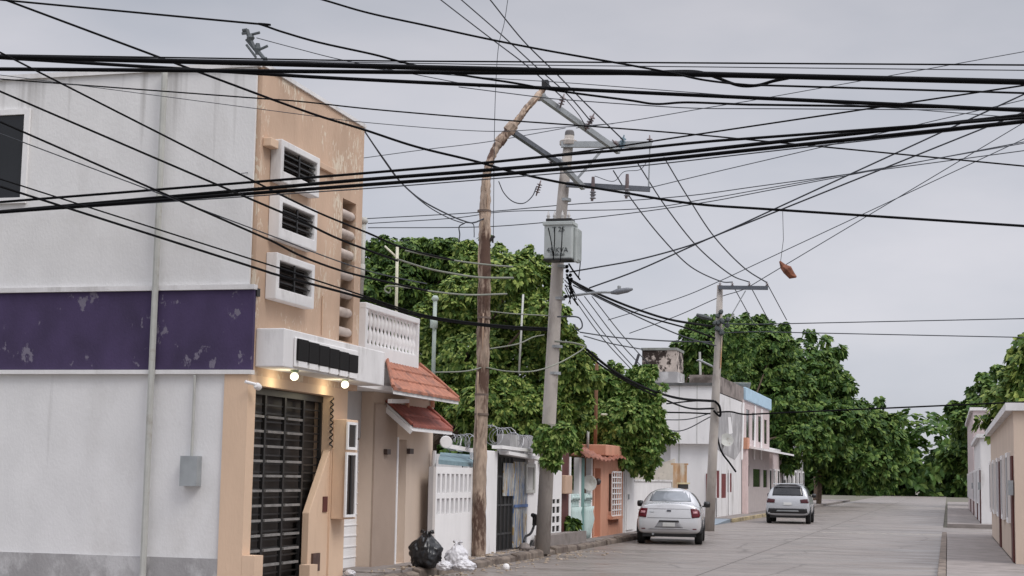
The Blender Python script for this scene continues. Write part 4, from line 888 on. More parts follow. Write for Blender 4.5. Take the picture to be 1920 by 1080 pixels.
wire('x', 'thick black cable passing right across the head of the wooden pole', [(453, 136), (600, 145), (800, 155), (1020, 165), (1250, 176), (1467, 186)], 17.6, 17.6, 6, **LR)
wire('x', 'slack black cable drooping below the heavy pair at the upper right', [(1200, 137), (1260, 134), (1310, 135), (1345, 146), (1385, 160), (1420, 160), (1450, 152), (1480, 146)], 17.1, 17.1, 5)
wire('x', 'kinked black cable dropping from the upper left across the wooden pole head', [(453, 42), (485, 45), (530, 60), (600, 80), (700, 102), (760, 118), (850, 138), (960, 155), (1020, 166), (1080, 175), (1180, 188), (1230, 195), (1290, 192), (1400, 196), (1467, 197)], 16, 19, 3.6, **LR)
wire('x', 'black cable entering at the top edge and sloping to the upper right', [(590, -5), (690, 24), (800, 48), (900, 70), (1000, 90), (1100, 108), (1180, 122), (1260, 137), (1320, 150), (1400, 159), (1467, 161)], 14, 17, 3.4, l=300, r=2080)
wire('t', 'faint cable under the heavy pair around the wooden pole head', [(690, 128), (900, 145), (1060, 155), (1280, 172)], 24, 26, 1.3, cableg, r=2080)
wire('t', 'faint cable touching the bracket of the bent pole head', [(860, 163), (1010, 182), (1060, 187), (1200, 197), (1310, 203), (1467, 204)], 28, 28, 1.6, cableg, r=2080)
wire('t', 'thin cable leaving the twisted rooftop bracket', [(481, 71), (560, 92), (640, 112), (760, 136), (900, 163)], 19, 22, 1.6, cableg)
wire('x', 'black cable running level through the peach tower top and over the pole elbow', [(453, 182), (560, 190), (700, 205), (900, 222), (1040, 232), (1150, 240), (1300, 252), (1467, 268)], 17.8, 21, 2.4, **LR)
wire('t', 'hair thin cable below it ending near the pole elbow', [(453, 200), (590, 218), (680, 229), (850, 243), (950, 246), (1060, 238), (1150, 232)], 15.5, 22.5, 1.3, cableg, l=-160)
wire('x', 'black cable dropping over the upper peach wall, crossing the pole and leaving at right', [(453, 165), (520, 190), (600, 218), (682, 243), (780, 275), (890, 302), (960, 322), (1040, 340), (1100, 350), (1180, 363), (1250, 375), (1330, 385), (1467, 394)], 17.5, 22, 4, **LR)
wire('s', 'rising cable, topmost of the four heavy ones below the pole elbow', [(453, 343), (680, 325), (900, 306), (1040, 292), (1180, 280), (1320, 266), (1467, 255)], 19, 19, 4.4, **LR)
wire('s', 'steeper rising cable splitting upward to the right edge', [(910, 305), (1100, 283), (1300, 253), (1467, 228)], 22, 22, 2.6, r=2080)
wire('s', 'rising cable, middle one of the heavy set', [(453, 357), (680, 337), (900, 320), (1180, 296), (1467, 265)], 19.2, 19.2, 6, **LR)
wire('s', 'rising cable, lowest heavy one of the set', [(453, 364), (680, 347), (900, 330), (1180, 305), (1467, 275)], 19.1, 19.1, 6, **LR)
wire('s', 'thin rising cable hugging the lowest heavy one', [(560, 362), (680, 354), (900, 337), (1180, 313), (1467, 281)], 19.4, 19.4, 2, cableg, l=-160, r=2080)
fx = -8.6
wire('f', 'cable from the left edge passing the second window to the middle tree', [(453, 328), (520, 362), (600, 400), (690, 437), (760, 466), (850, 488)], fx, 0, 3.6, x=True, l=-400)
wire('w', 'pale end of an upper slack cable across the wooden pole', [(760, 470), (850, 488), (920, 497), (961, 500)], fx-.1, 0, 3, cablel, x=True)
wire('f', 'cable crossing the second window sill toward the cream pipe', [(453, 366), (560, 412), (640, 450), (745, 489)], fx, 0, 4, x=True, l=-400)
wire('w', 'pale continuation across the wooden pole just below the upper slack one', [(745, 486), (800, 503), (850, 513), (900, 520), (962, 521)], fx-.05, 0, 3.4, cablel, x=True)
wire('f', 'thin cable of the close pair passing above the third window', [(453, 421), (530, 450), (602, 478), (680, 505), (740, 520), (800, 532)], fx, 0, 2.2, cableg, x=True, l=-400)
wire('f', 'thicker cable of the close pair passing above the third window', [(453, 427), (510, 452), (565, 480), (635, 506), (700, 523), (800, 545)], fx, 0, 4, x=True, l=-400)
wire('w', 'pale cable ending among the leaves', [(800, 545), (850, 551), (890, 553), (950, 551)], fx, 0, 3, cablel, x=True)  # pale run carrying on from the end of the black cable
wire('f', 'upper cable of the lowest pair crossing the third window', [(453, 480), (522, 502), (585, 523), (674, 552), (785, 588), (870, 603), (960, 612), (1040, 616)], fx+.02, 0, 3, x=True, l=-400)
wire('f', 'lowest and thickest cable of the fan, down to the concrete pole', [(453, 494), (522, 516), (674, 557), (785, 592), (880, 607), (980, 617), (1036, 618)], fx, 0, 4.6, x=True, l=-400)
wire('w', 'slack cable hanging from the top corner of the peach tower', [(683, 245), (720, 300), (750, 340), (790, 375), (840, 402), (875, 416), (890, 417), (907, 410)], 24, 30.4, 2.6, cableg)
wire('w', 'second strand sagging close under it from the peach tower corner', [(684, 247), (720, 298), (755, 345), (800, 385), (840, 408), (870, 419)], 24, 29, 1.8, cableg)
wire('w', 'loose curl of cable hanging left of the wooden pole', [(872, 418), (861, 425), (862, 440), (860, 455)], 29.5, 29.5, 2, cableg)
wire('w', 'second loose curl closer to the wooden pole', [(872, 417), (887, 420), (889, 435), (889, 445)], 29.6, 29.6, 1.6, cableg)
wire('t', 'faint cable, upper of three behind the wooden pole above the trees', [(686, 410), (900, 398), (1060, 384), (1280, 368), (1467, 343)], 40, 40, 1.5, cableg, r=2080)
wire('t', 'faint cable, middle of three behind the wooden pole above the trees', [(690, 419), (850, 409), (960, 396), (1190, 392), (1330, 372), (1467, 348)], 41, 41, 1.4, cableg, r=2080)
wire('t', 'faint cable, lowest of three behind the wooden pole above the trees', [(690, 427), (880, 426), (1000, 419), (1180, 400), (1330, 378), (1467, 352)], 42, 42, 1.5, cableg, r=2080)
wire('t', 'faint cable rising from the peach tower to the pole elbow', [(453, 325), (530, 316), (620, 305), (683, 296), (800, 280), (920, 265), (1060, 240)], 19.5, 34, 1.3, cableg)
wire('t', 'faint cable climbing to the right from the broken crossarm', [(1080, 240), (1180, 227), (1320, 203), (1400, 190), (1467, 178)], 34, 40, 1.3, cableg, r=2080)
wire('t', 'faint cable rising right from the end of the lower crossarm', [(1218, 352), (1330, 325), (1467, 293)], 34, 40, 1.4, cableg, r=2080)
wire('b', 'cable rising from under the transformer to the right edge', [(1068, 510), (1120, 501), (1200, 486), (1300, 458), (1380, 425), (1467, 385)], 34, 30, 2.4, cableg, r=2080)
wire('b', 'cable rising to the right from above the street lamp arm', [(1105, 540), (1200, 505), (1330, 447), (1467, 392)], 34, 30, 2.4, cableg, r=2080)
wire('t', 'faint cable passing just above the distant crossarm', [(1140, 600), (1270, 560), (1347, 528), (1467, 472)], 60, 60, 1.3, cableg, r=2080)
wire('t', 'faint cable passing just below the distant crossarm', [(1180, 625), (1270, 592), (1347, 558), (1400, 540), (1467, 500)], 60, 60, 1.3, cableg, r=2080)
solo('guy_wire', MB().tube(spline([aY(958, -40, 30), aY(952, 0, 30), aY(945, 45, 30), aY(935, 85, 30), aY(930, 150, 30), aY(927, 250, 30), aY(925, 440, 30.2)], 6), .007, 5), cableg, 'hair thin vertical wire hanging beside the bent pole', 'wire')
wire('p', 'power line from the top edge to the insulator nearest the pole head', [(780, -38), (823, -3), (915, 68), (990, 125), (1056, 184)], 22, 31.8, 2, cableg)
wire('p', 'power line from the top edge to the middle insulator', [(820, -40), (862, -3), (940, 65), (1005, 125), (1065, 178), (1110, 230)], 22, 32.8, 2, cableg)
wire('p', 'power line from the top edge to the blue insulator', [(888, -38), (917, -3), (980, 75), (1040, 135), (1100, 196), (1168, 262)], 22, 34, 2.2, cableg)
wire('p', 'short jumper wire below the pole head insulator', [(1060, 185), (1085, 215), (1100, 240)], 31.9, 32.8, 1.5, cableg)
wire('d', 'leftmost of the lines sagging from the crossarm to the distant pole', [(1150, 320), (1185, 375), (1240, 445), (1295, 500), (1350, 527), (1373, 529)], 34, 54, 2, cableg)
wire('d', 'middle one of the lines sagging from the crossarm to the distant pole', [(1195, 305), (1250, 390), (1310, 465), (1370, 515), (1405, 529)], 34, 54, 2, cableg)
wire('d', 'rightmost of the lines sagging from the crossarm to the distant pole', [(1245, 295), (1290, 370), (1340, 445), (1395, 502), (1438, 530)], 34, 54, 2, cableg)
for i, (a, b, la_) in enumerate((((1373, 533), (1415, 610), 'line dropping behind the distant crossarm at its left pin'), ((1405, 533), (1445, 608), 'line dropping behind the distant crossarm at its middle pin'), ((1439, 533), (1475, 600), 'line dropping behind the distant crossarm at its outer pin'))): wire('d', la_, [a, b], 54.2, 80, 1.4, cableg)
wire('b', 'thick bundle from the concrete pole to the distant pole', [(1063, 521), (1100, 541), (1150, 563), (1200, 582), (1260, 600), (1335, 612)], 34.2, 54, 4, cable)
wire('b', 'second bundle just below the thick one to the distant pole', [(1066, 524), (1110, 550), (1200, 590), (1290, 616), (1340, 634)], 34.2, 54, 3, cable)
wire('b', 'lower slack line of the bundle ending at the tree top', [(1075, 535), (1150, 572), (1220, 605), (1285, 632), (1342, 648)], 34.2, 54, 2.2, cableg)
wire('b', 'lead wire curving down from the transformer side', [(1082, 437), (1086, 455), (1088, 490), (1085, 520)], 33.9, 34, 1.8, cable)
wire('b', 'short black lead under the transformer', [(1066, 494), (1075, 508), (1088, 525)], 33.9, 34, 3, cable)
for i, (a, b, c) in enumerate((((1076, 560), (1135, 640), (1212, 722)), ((1084, 560), (1145, 640), (1210, 712)), ((1096, 556), (1160, 640), (1215, 700)), ((1110, 556), (1170, 632), (1225, 692)))):
    wire('b', ['first', 'second', 'third', 'fourth'][i]+' from the left of the four steep thin lines behind the concrete pole', [a, b, c], 34.3, 60, 1.5, cableg)
wire('b', 'nearly level line from the concrete pole to the far tree top', [(1088, 623), (1150, 632), (1210, 637), (1270, 640), (1335, 641)], 34.3, 54, 2.2, cableg)
wire('b', 'line falling to the blackened tank housing', [(1095, 630), (1150, 645), (1205, 655)], 34.3, 70, 2, cableg)
wire('b', 'heavy cable drooping behind the small tree to the distant pole', [(1100, 655), (1140, 688), (1180, 713), (1230, 735), (1280, 748), (1338, 752)], 34.3, 54, 4.2, cable)
wire('b', 'second heavy strand under it toward the distant pole', [(1098, 660), (1130, 687), (1180, 718), (1230, 742), (1290, 765), (1338, 766)], 34.4, 54, 3, cable)
wire('b', 'level black line over the white upper wall to the distant pole', [(1240, 773), (1290, 774), (1340, 776)], 56, 54.2, 2.4, cable)
wire('b', 'slack line over the middle of the white upper wall', [(1235, 787), (1290, 786), (1340, 772)], 58, 54.2, 1.6, cableg)
wire('b', 'lowest slack line sagging over the white upper wall', [(1225, 797), (1275, 808), (1335, 780)], 58, 54.2, 1.6, cableg)
wire('b', 'short line from the small tree to the distant pole below the roof edge', [(1250, 757), (1300, 752), (1340, 752)], 56, 54.2, 2.2, cable)
wire('b', 'upper line leaving the distant pole to the right', [(1355, 607), (1420, 608), (1467, 607)], 54, 54, 1.5, cableg, r=2080)
wire('b', 'lower line leaving the distant pole to the right above the trees', [(1358, 624), (1420, 622), (1467, 623)], 54.2, 54.2, 1.5, cableg, r=2080)
wire('b', 'black cable from the distant pole across the pink windows', [(1345, 773), (1370, 772), (1400, 777), (1467, 774)], 54.1, 54.1, 2.4, cable, r=2080)
wire('b', 'black cable hanging down the bare cement wall', [(1343, 810), (1352, 845), (1368, 868), (1380, 885)], 66.5, 66.5, 3, cable)
wire('w', 'pale slack cable from the service mast to the wooden pole', [(815, 698), (860, 697), (885, 694), (903, 689)], 29, 30.4, 2.2, cablel)
wire('w', 'pale slack cable from the wooden pole up past the concrete pole', [(912, 689), (950, 696), (1000, 696), (1045, 682), (1085, 660), (1097, 650)], 30.4, 34, 2.2, cablel)
wire('w', 'pale cable leaving the concrete pole to the right over the leaves', [(1040, 640), (1075, 643), (1100, 650)], 34, 34, 3, cablel)
wire('w', 'thin green grey cable rising through the leaves to the concrete pole', [(912, 655), (970, 645), (1000, 632), (1020, 628)], 30.6, 34, 2, cablel)
wire('w', 'thin line between the poles below the street lamp', [(912, 583), (960, 588), (1030, 592)], 30.6, 34, 2, cablel)
wire('w', 'pale stub with a coil right of the concrete pole', [(1045, 594), (1080, 594), (1090, 602), (1091, 614), (1082, 618), (1077, 608)], 33.9, 33.9, 2.4, cableg)
wire('w', 'small coil of cable hanging above the white balustrade', [(770, 540), (735, 536), (724, 538), (722, 545), (730, 549), (733, 541)], 28, 28, 2.4, cablel)
wire('p', 'drooping jumper wire hanging below the bent pole elbow', [(935, 340), (945, 362), (962, 378), (982, 381), (998, 368), (1006, 350)], 31.5, 32.5, 1.8, cableg)
wire('p', 'curled jumper between the broken crossarms', [(1215, 300), (1200, 318), (1170, 322), (1150, 340), (1115, 330)], 34.2, 34.1, 1.2, cableg)

# ================================================================ TREES
def leaves(mb, c, r, n, ls, flat=.85):
    for i in range(n):
        while True:
            v = Vector((rnd.uniform(-1, 1), rnd.uniform(-1, 1), rnd.uniform(-1, 1)))
            if .1 < v.length < 1: break
        d = v.normalized(); v = d*(v.length**.45); v.z *= flat
        base = c+v*r; nl = rnd.randint(5, 8); s = ls*rnd.uniform(.75, 1.3)
        ax = (d*.6+Vector((rnd.uniform(-.6, .6), rnd.uniform(-.6, .6), rnd.uniform(-.1, .9)))).normalized(); u = ax.orthogonal().normalized(); w = ax.cross(u); ph = rnd.uniform(0, 6.3)
        for k in range(nl):
            a = ph+k*2.4; q = (u*math.cos(a)+w*math.sin(a)+ax*rnd.uniform(.0, .7)).normalized(); t = q.cross(ax).normalized()*s*.35
            nrm = q.cross(t).normalized()*s*.08; m = base+q*s*.55; tip = base+q*s+Vector((0, 0, -s*.3)); b = base+q*s*.08
            o = len(mb.v); mb.v += [b, m-t+nrm, m-nrm*.5, m+t+nrm, tip]; mb.f += [(o, o+1, o+2), (o, o+2, o+3), (o+1, o+4, o+2), (o+2, o+4, o+3)]
def leafmesh(name, mb, m, org):
    me = bpy.data.meshes.new(name); me.from_pydata([tuple(v-org) for v in mb.v], [], mb.f); me.materials.append(m); return me
def tree(lab, base, blobs, Y, lm, ls, dens, spread=1.5, name='leafy_tree', trunk=True, tr=.2):
    base = Vector(base); t = thing(name, lab, 'tree', base, 'trees behind the houses')
    mb = MB(); cs = []
    for (px, py, rp) in blobs:
        yy = Y+rnd.uniform(-spread, spread); c = aY(px, py, yy); r = rp*yy/FPX; cs.append((c, r)); leaves(mb, c, r, int(dens*r*r*.8), ls)
        for j in range(12):      # small sprays break the outline
            a = rnd.uniform(0, 6.28); e = rnd.uniform(.8, 1.32); c2 = c+Vector((math.cos(a)*r*e, rnd.uniform(-.5, .5)*r, math.sin(a)*r*e*.95)); rs = rnd.uniform(.14, .3); leaves(mb, c2, r*rs, int(dens*r*r*rs*rs*1.1)+3, ls*rnd.uniform(.8, 1.1))
    o = bpy.data.objects.new('crown', leafmesh('crown', mb, lm, base)); C.objects.link(o); o.parent = t; ROOT[o] = base
    if trunk:
        tm = MB(); h = max(c.z for c, r in cs); mid = Vector((base.x, base.y, base.z+h*.35)); tm.tube(spline([base, base.lerp(mid, .5)+Vector((.1, 0, 0)), mid], 4), [tr*(1-.4*i/8) for i in range(9)], 9)
        for c, r in cs: tm.tube(spline([mid, mid.lerp(c, .5)+Vector((0, 0, .25)), c+Vector((0, 0, r*.4))], 4), [tr*.5*(1-.85*i/8) for i in range(9)], 6)
        part('trunk', tm, bark, t)
    return t
lA = leafmat('leaf_dark', (.025, .065, .014), (.07, .13, .024), (.17, .25, .05))
lB = leafmat('leaf_mid', (.04, .09, .016), (.125, .205, .036), (.36, .43, .11))
lC = leafmat('leaf_fresh', (.04, .095, .018), (.12, .21, .038), (.33, .42, .12))
lD = leafmat('leaf_far', (.026, .065, .014), (.07, .14, .026), (.18, .26, .06))
tree('dark green tree rising behind the white balustrade', (-16, 42, 0), [(700, 490, 34), (735, 480, 40), (770, 478, 38), (700, 540, 50), (760, 540, 60), (820, 500, 46), (850, 500, 42), (720, 610, 60), (790, 600, 70), (830, 560, 60), (855, 490, 30)], 43, lA, .145, 600)
tree('large leafy green tree filling the middle behind both tall poles', (-13, 40, 0), [(900, 500, 48), (950, 520, 55), (985, 500, 34), (1010, 525, 30), (880, 570, 70), (960, 600, 75), (1020, 590, 44), (840, 650, 65), (900, 680, 80), (980, 690, 80), (1045, 650, 48), (1060, 720, 52), (850, 740, 65), (920, 770, 70), (990, 780, 70), (1050, 790, 50), (1080, 690, 28)], 39.5, lB, .135, 760)
tree('smaller bright green tree reaching over the wall by the orange house', (-12, 47, 0), [(1095, 740, 40), (1130, 720, 34), (1165, 722, 36), (1200, 735, 34), (1214, 770, 28), (1120, 790, 52), (1170, 790, 55), (1215, 815, 38), (1190, 850, 40), (1215, 845, 16), (1200, 862, 14), (1150, 830, 40), (1085, 800, 45), (1070, 850, 30), (1215, 700, 12)], 46, lC, .15, 640, 1.0)
tree('dark distant tree behind the blackened tank housing', (-16, 92, 0), [(1288, 660, 32), (1320, 640, 36), (1300, 690, 34), (1335, 690, 44), (1360, 640, 40)], 90, lD, .30, 135, 2.5)
tree('broad dark distant tree over the pink wing', (-12, 96, 0), [(1390, 625, 34), (1420, 650, 44), (1455, 650, 34), (1380, 680, 50), (1440, 700, 55), (1400, 740, 50), (1465, 760, 55), (1450, 820, 45), (1490, 830, 45)], 100, lD, .30, 135, 2.5)
tree('distant tree beyond the far houses, just right of the broad dark one', (-9, 118, 0), [(1500, 680, 50), (1540, 720, 55), (1490, 740, 50), (1570, 780, 50), (1530, 800, 60), (1560, 850, 45)], 118, lD, .5, 55, 3)
tree('far tree standing near the end of the street', (-11, 140, 0), [(1620, 800, 45), (1660, 830, 40), (1600, 850, 40), (1640, 870, 40)], 140, lD, .5, 55, 3)
tree('far tree closing the right side of the street', (4, 120, 0), [(1850, 790, 50), (1900, 760, 60), (1880, 840, 50), (1820, 850, 40)], 125, lD, .5, 55, 3)
tree('tree behind the beige house on the right', (8, 56, 0), [(1960, 700, 60), (1900, 760, 50), (1990, 780, 70)], 58, lB, .3, 140, 1)
# wood at the end of the street closes the horizon
mb = MB()
for i in range(46):
    x = -120+i*5.5+rnd.uniform(-2, 2); leaves(mb, Vector((x, 235+rnd.uniform(-6, 6), rnd.uniform(1, 6))), rnd.uniform(6, 9), 330, 1.2)
o = bpy.data.objects.new('far_wood', leafmesh('far_wood', mb, lD, Vector((0, 235, 0)))); o.location = (0, 235, 0); C.objects.link(o); tag(o, 'far mass of trees closing the end of the street', 'trees', kind='stuff')
# creeper round the concrete pole
mb = MB()
for (px, py, rp) in ((1020, 812, 13), (1030, 828, 12), (1036, 846, 10), (1046, 818, 14), (1058, 806, 14), (1027, 862, 7), (1012, 834, 6), (1052, 836, 8), (1040, 866, 5), (1066, 822, 9)): leaves(mb, aY(px, py, 33.85), rp*33.85/FPX, 30, .15)
c0 = aY(1030, 838, 33.85)
o = bpy.data.objects.new('creeper', leafmesh('creeper', mb, lC, c0)); o.location = c0; C.objects.link(o); tag(o, 'leafy green creeper hanging around the concrete pole above the perforated fence', 'plant')
p = aX(1068, 985, WX+.05)
mb = MB(); leaves(mb, p, .18, 30, .16); o = bpy.data.objects.new('potted_plant', leafmesh('foliage', mb, lA, p)); o.location = p; C.objects.link(o); tag(o, 'small dark bush at the foot of the maroon pillar', 'plant')
solo('concrete_block_arm', MB().bar(aY(1030, 798, 34.1), aY(1062, 804, 34.1), .16, .10), conc, 'short concrete arm sticking out of the concrete pole above the creeper', 'bracket')

# ================================================================ BAGS AND CLUTTER
def bag(lab, c, rx, ry, rz, m, knot=True, crumple=.10, seed=1, name='rubbish_bag'):
    R_ = random.Random(seed); bm = bmesh.new(); bmesh.ops.create_icosphere(bm, subdivisions=5, radius=1)
    from mathutils import noise
    off = Vector((seed*7.3, 0, 0)); mb = MB()
    for v in bm.verts:
        p = v.co.copy(); n = noise.noise(p*1.7+off)*.20+abs(noise.noise(p*3.1+off))*crumple*1.2-abs(noise.noise(p*6.3+off))*crumple*.3
        p *= 1+n
        if knot and p.z > .45: k = (p.z-.45)/.75; p.x *= 1-.55*min(k, 1); p.y *= 1-.55*min(k, 1); p.z += .25*k*k
        p.z = max(p.z, -.72)
        v.co = Vector((p.x*rx, p.y*ry, (p.z+.72)*rz))
    mb.v = [v.co+Vector(c) for v in bm.verts]; mb.f = [tuple(v.index for v in f.verts) for f in bm.faces]; bm.free()
    t = thing(name, lab, 'rubbish bag', c, 'rubbish bags on the pavement')
    part('bag', mb, m, t, True)
    if knot:
        k = MB(); tz = c[2]+rz*2.1
        for a in (-.5, .6, 2.4): k.tube([(c[0], c[1], tz-rz*.5), (c[0]+math.cos(a)*rx*.25, c[1]+math.sin(a)*ry*.2, tz-rz*.15), (c[0]+math.cos(a)*rx*.5, c[1]+math.sin(a)*ry*.4, tz-rz*.1)], [rx*.16, rx*.08, rx*.14], 7)
        part('knot', k, m, t, True)
    return t
blk = mat('black_plastic', (.012, .012, .013), .28, .2, 4, bump=.5, bs=9); wht = mat('white_plastic', (.62, .61, .63), .38, .12, 5, (.38, .36, .37), 4, .55, .1, bump=.6, bs=12)
c = aZ(800, 1063, .16); bag('large black rubbish bag against the beige wall', (c.x-.02, c.y, .15), .27, .27, .30, blk, True, .17, 3)
c = aZ(853, 1064, .16); bag('upright white rubbish bag beside the black one', (c.x, c.y+.1, .15), .19, .18, .22, wht, True, .2, 5)
c = aZ(880, 1067, .16); bag('flat white rubbish bag at the foot of the wooden pole', (c.x, c.y-.3, .15), .19, .17, .10, wht, False, .2, 9)
c = aZ(840, 1067, .16); bag('small white bag in front of the upright one', (c.x, c.y-.2, .15), .13, .12, .09, wht, False, .2, 12)
c = aZ(656, 1078, .16); bag('scrap of white plastic by the peach column', (c.x, c.y, .15), .08, .07, .05, wht, False, .2, 15, 'plastic_scrap')
mb = MB().tube(spline([aX(1000, 966, WX+.25), aX(1001, 985, WX+.25), aX(995, 1000, WX+.25), aX(986, 1006, WX+.25), aX(983, 1018, WX+.25), aX(992, 1026, WX+.25), aX(997, 1014, WX+.25)], 6), .028, 7).tube([aX(999, 966, WX+.25), aX(1003, 966, WX+.25), aX(1002, 985, WX+.25)], .05, 7)
solo('bent_hose', mb, plastic, 'bent black hose with a loop leaning on the white wall by the striped gate', 'hose', smooth=True)
solo('rock', MB().lathe(aX(984, 1027, WX+.3)+Vector((0, 0, -.05)), [(.12, 0), (.15, .05), (.10, .13), (.03, .16)], 7), side, 'grey lump of cement beside the striped gate leaf', 'rock', bevel=.02)
c = aZ(949, 1067, .01); solo('rock', MB().lathe((c.x, c.y, 0), [(.06, 0), (.07, .05), (.05, .1), (.01, .11)], 7), white, 'small white stone against the kerb near the wooden pole', 'rock', bevel=.01)

p = aY(1476, 503, 22.0)
rl = thing('hanging_scrap', 'small rusty brown scrap hanging from a cable at the right edge', 'scrap', (p.x, p.y, p.z-.12))
part('scrap', MB().tube([(p.x-.10, p.y, p.z+.10), (p.x-.06, p.y+.02, p.z+.03), (p.x, p.y, p.z-.02), (p.x+.06, p.y+.03, p.z-.10), (p.x+.12, p.y, p.z-.12)], [.012, .045, .07, .055, .015], 7), mat('rust_brown', (.20, .07, .035), .8, .5, 14), rl)
part('string', MB().tube([(p.x-.09, p.y, p.z+.09), (p.x-.05, p.y, p.z+.4), (p.x-.06, p.y, p.z+.82)], .004, 5), black, rl)
# ================================================================ CARS
def bake(mb, lv=2):
    me = bpy.data.meshes.new('tmp'); me.from_pydata([tuple(v) for v in mb.v], [], mb.f)
    bm = bmesh.new(); bm.from_mesh(me); bmesh.ops.remove_doubles(bm, verts=bm.verts, dist=1e-4); bmesh.ops.recalc_face_normals(bm, faces=bm.faces); bm.to_mesh(me); bm.free()
    o = bpy.data.objects.new('tmp', me); C.objects.link(o); s = o.modifiers.new('s', 'SUBSURF'); s.levels = s.render_levels = lv
    dg = bpy.context.evaluated_depsgraph_get(); r = bpy.data.meshes.new_from_object(o.evaluated_get(dg)); bpy.data.objects.remove(o)
    out = MB(); out.v = [v.co.copy() for v in r.vertices]; out.f = [tuple(p.vertices) for p in r.polygons]; return out
def patch(bvh, quad, axis, off, nu=8, nv=6, rows=None):
    """quad in the plane square to axis, thrown on to the body and lifted by off; axis: '-y' seen from the rear, '+x' / '-x' from the sides"""
    mb = MB(); q = [Vector(p) for p in quad]; G = []
    for j in range(nv+1):
        for i in range(nu+1):
            a = q[0].lerp(q[1], i/nu).lerp(q[3].lerp(q[2], i/nu), j/nv)
            if axis == '-y': o, d = Vector((a.x, -3, a.y)), Vector((0, 1, 0))
            elif axis == '+y': o, d = Vector((a.x, 8, a.y)), Vector((0, -1, 0))
            elif axis == '+x': o, d = Vector((3, a.x, a.y)), Vector((-1, 0, 0))
            else: o, d = Vector((-3, a.x, a.y)), Vector((1, 0, 0))
            h = bvh.ray_cast(o, d)[0]
            if h is None: h = bvh.find_nearest(o+d*3)[0]
            G.append(h)
    dd = {'-y': Vector((0, -1, 0)), '+y': Vector((0, 1, 0)), '+x': Vector((1, 0, 0)), '-x': Vector((-1, 0, 0))}[axis]
    n = len(G); mb.v = [g+dd*off for g in G]+[g-dd*.02 for g in G]
    for j in range(nv):
        for i in range(nu):
            a = j*(nu+1)+i; mb.f.append((a, a+1, a+nu+2, a+nu+1))
    edge = [i for i in range(nu+1)]+[j*(nu+1)+nu for j in range(1, nv+1)]+[nv*(nu+1)+i for i in range(nu-1, -1, -1)]+[j*(nu+1) for j in range(nv-1, 0, -1)]
    for k in range(len(edge)): a, b = edge[k], edge[(k+1) % len(edge)]; mb.f.append((a, b, b+n, a+n))
    return mb
def carbody(ribs, rear, front):
    mb = MB(); nk = len(ribs[0])
    for s in (1, -1):
        R_ = [[Vector((x*s, y, z)) for (x, y, z) in r] for r in ribs]
        for i in range(len(R_)-1):
            for k in range(nk-1): mb.add([R_[i][k], R_[i+1][k], R_[i+1][k+1], R_[i][k+1]], [(0, 1, 2, 3)])
        for cap, rib in ((rear, R_[0]), (front, R_[-1])):
            cc = [Vector((0, *c)) for c in cap]           # centre column, nk-1 values between first and last
            for k in range(nk-1): mb.add([rib[k], rib[k+1], cc[k+1], cc[k]], [(0, 1, 2, 3)])
    return bake(mb, 3)
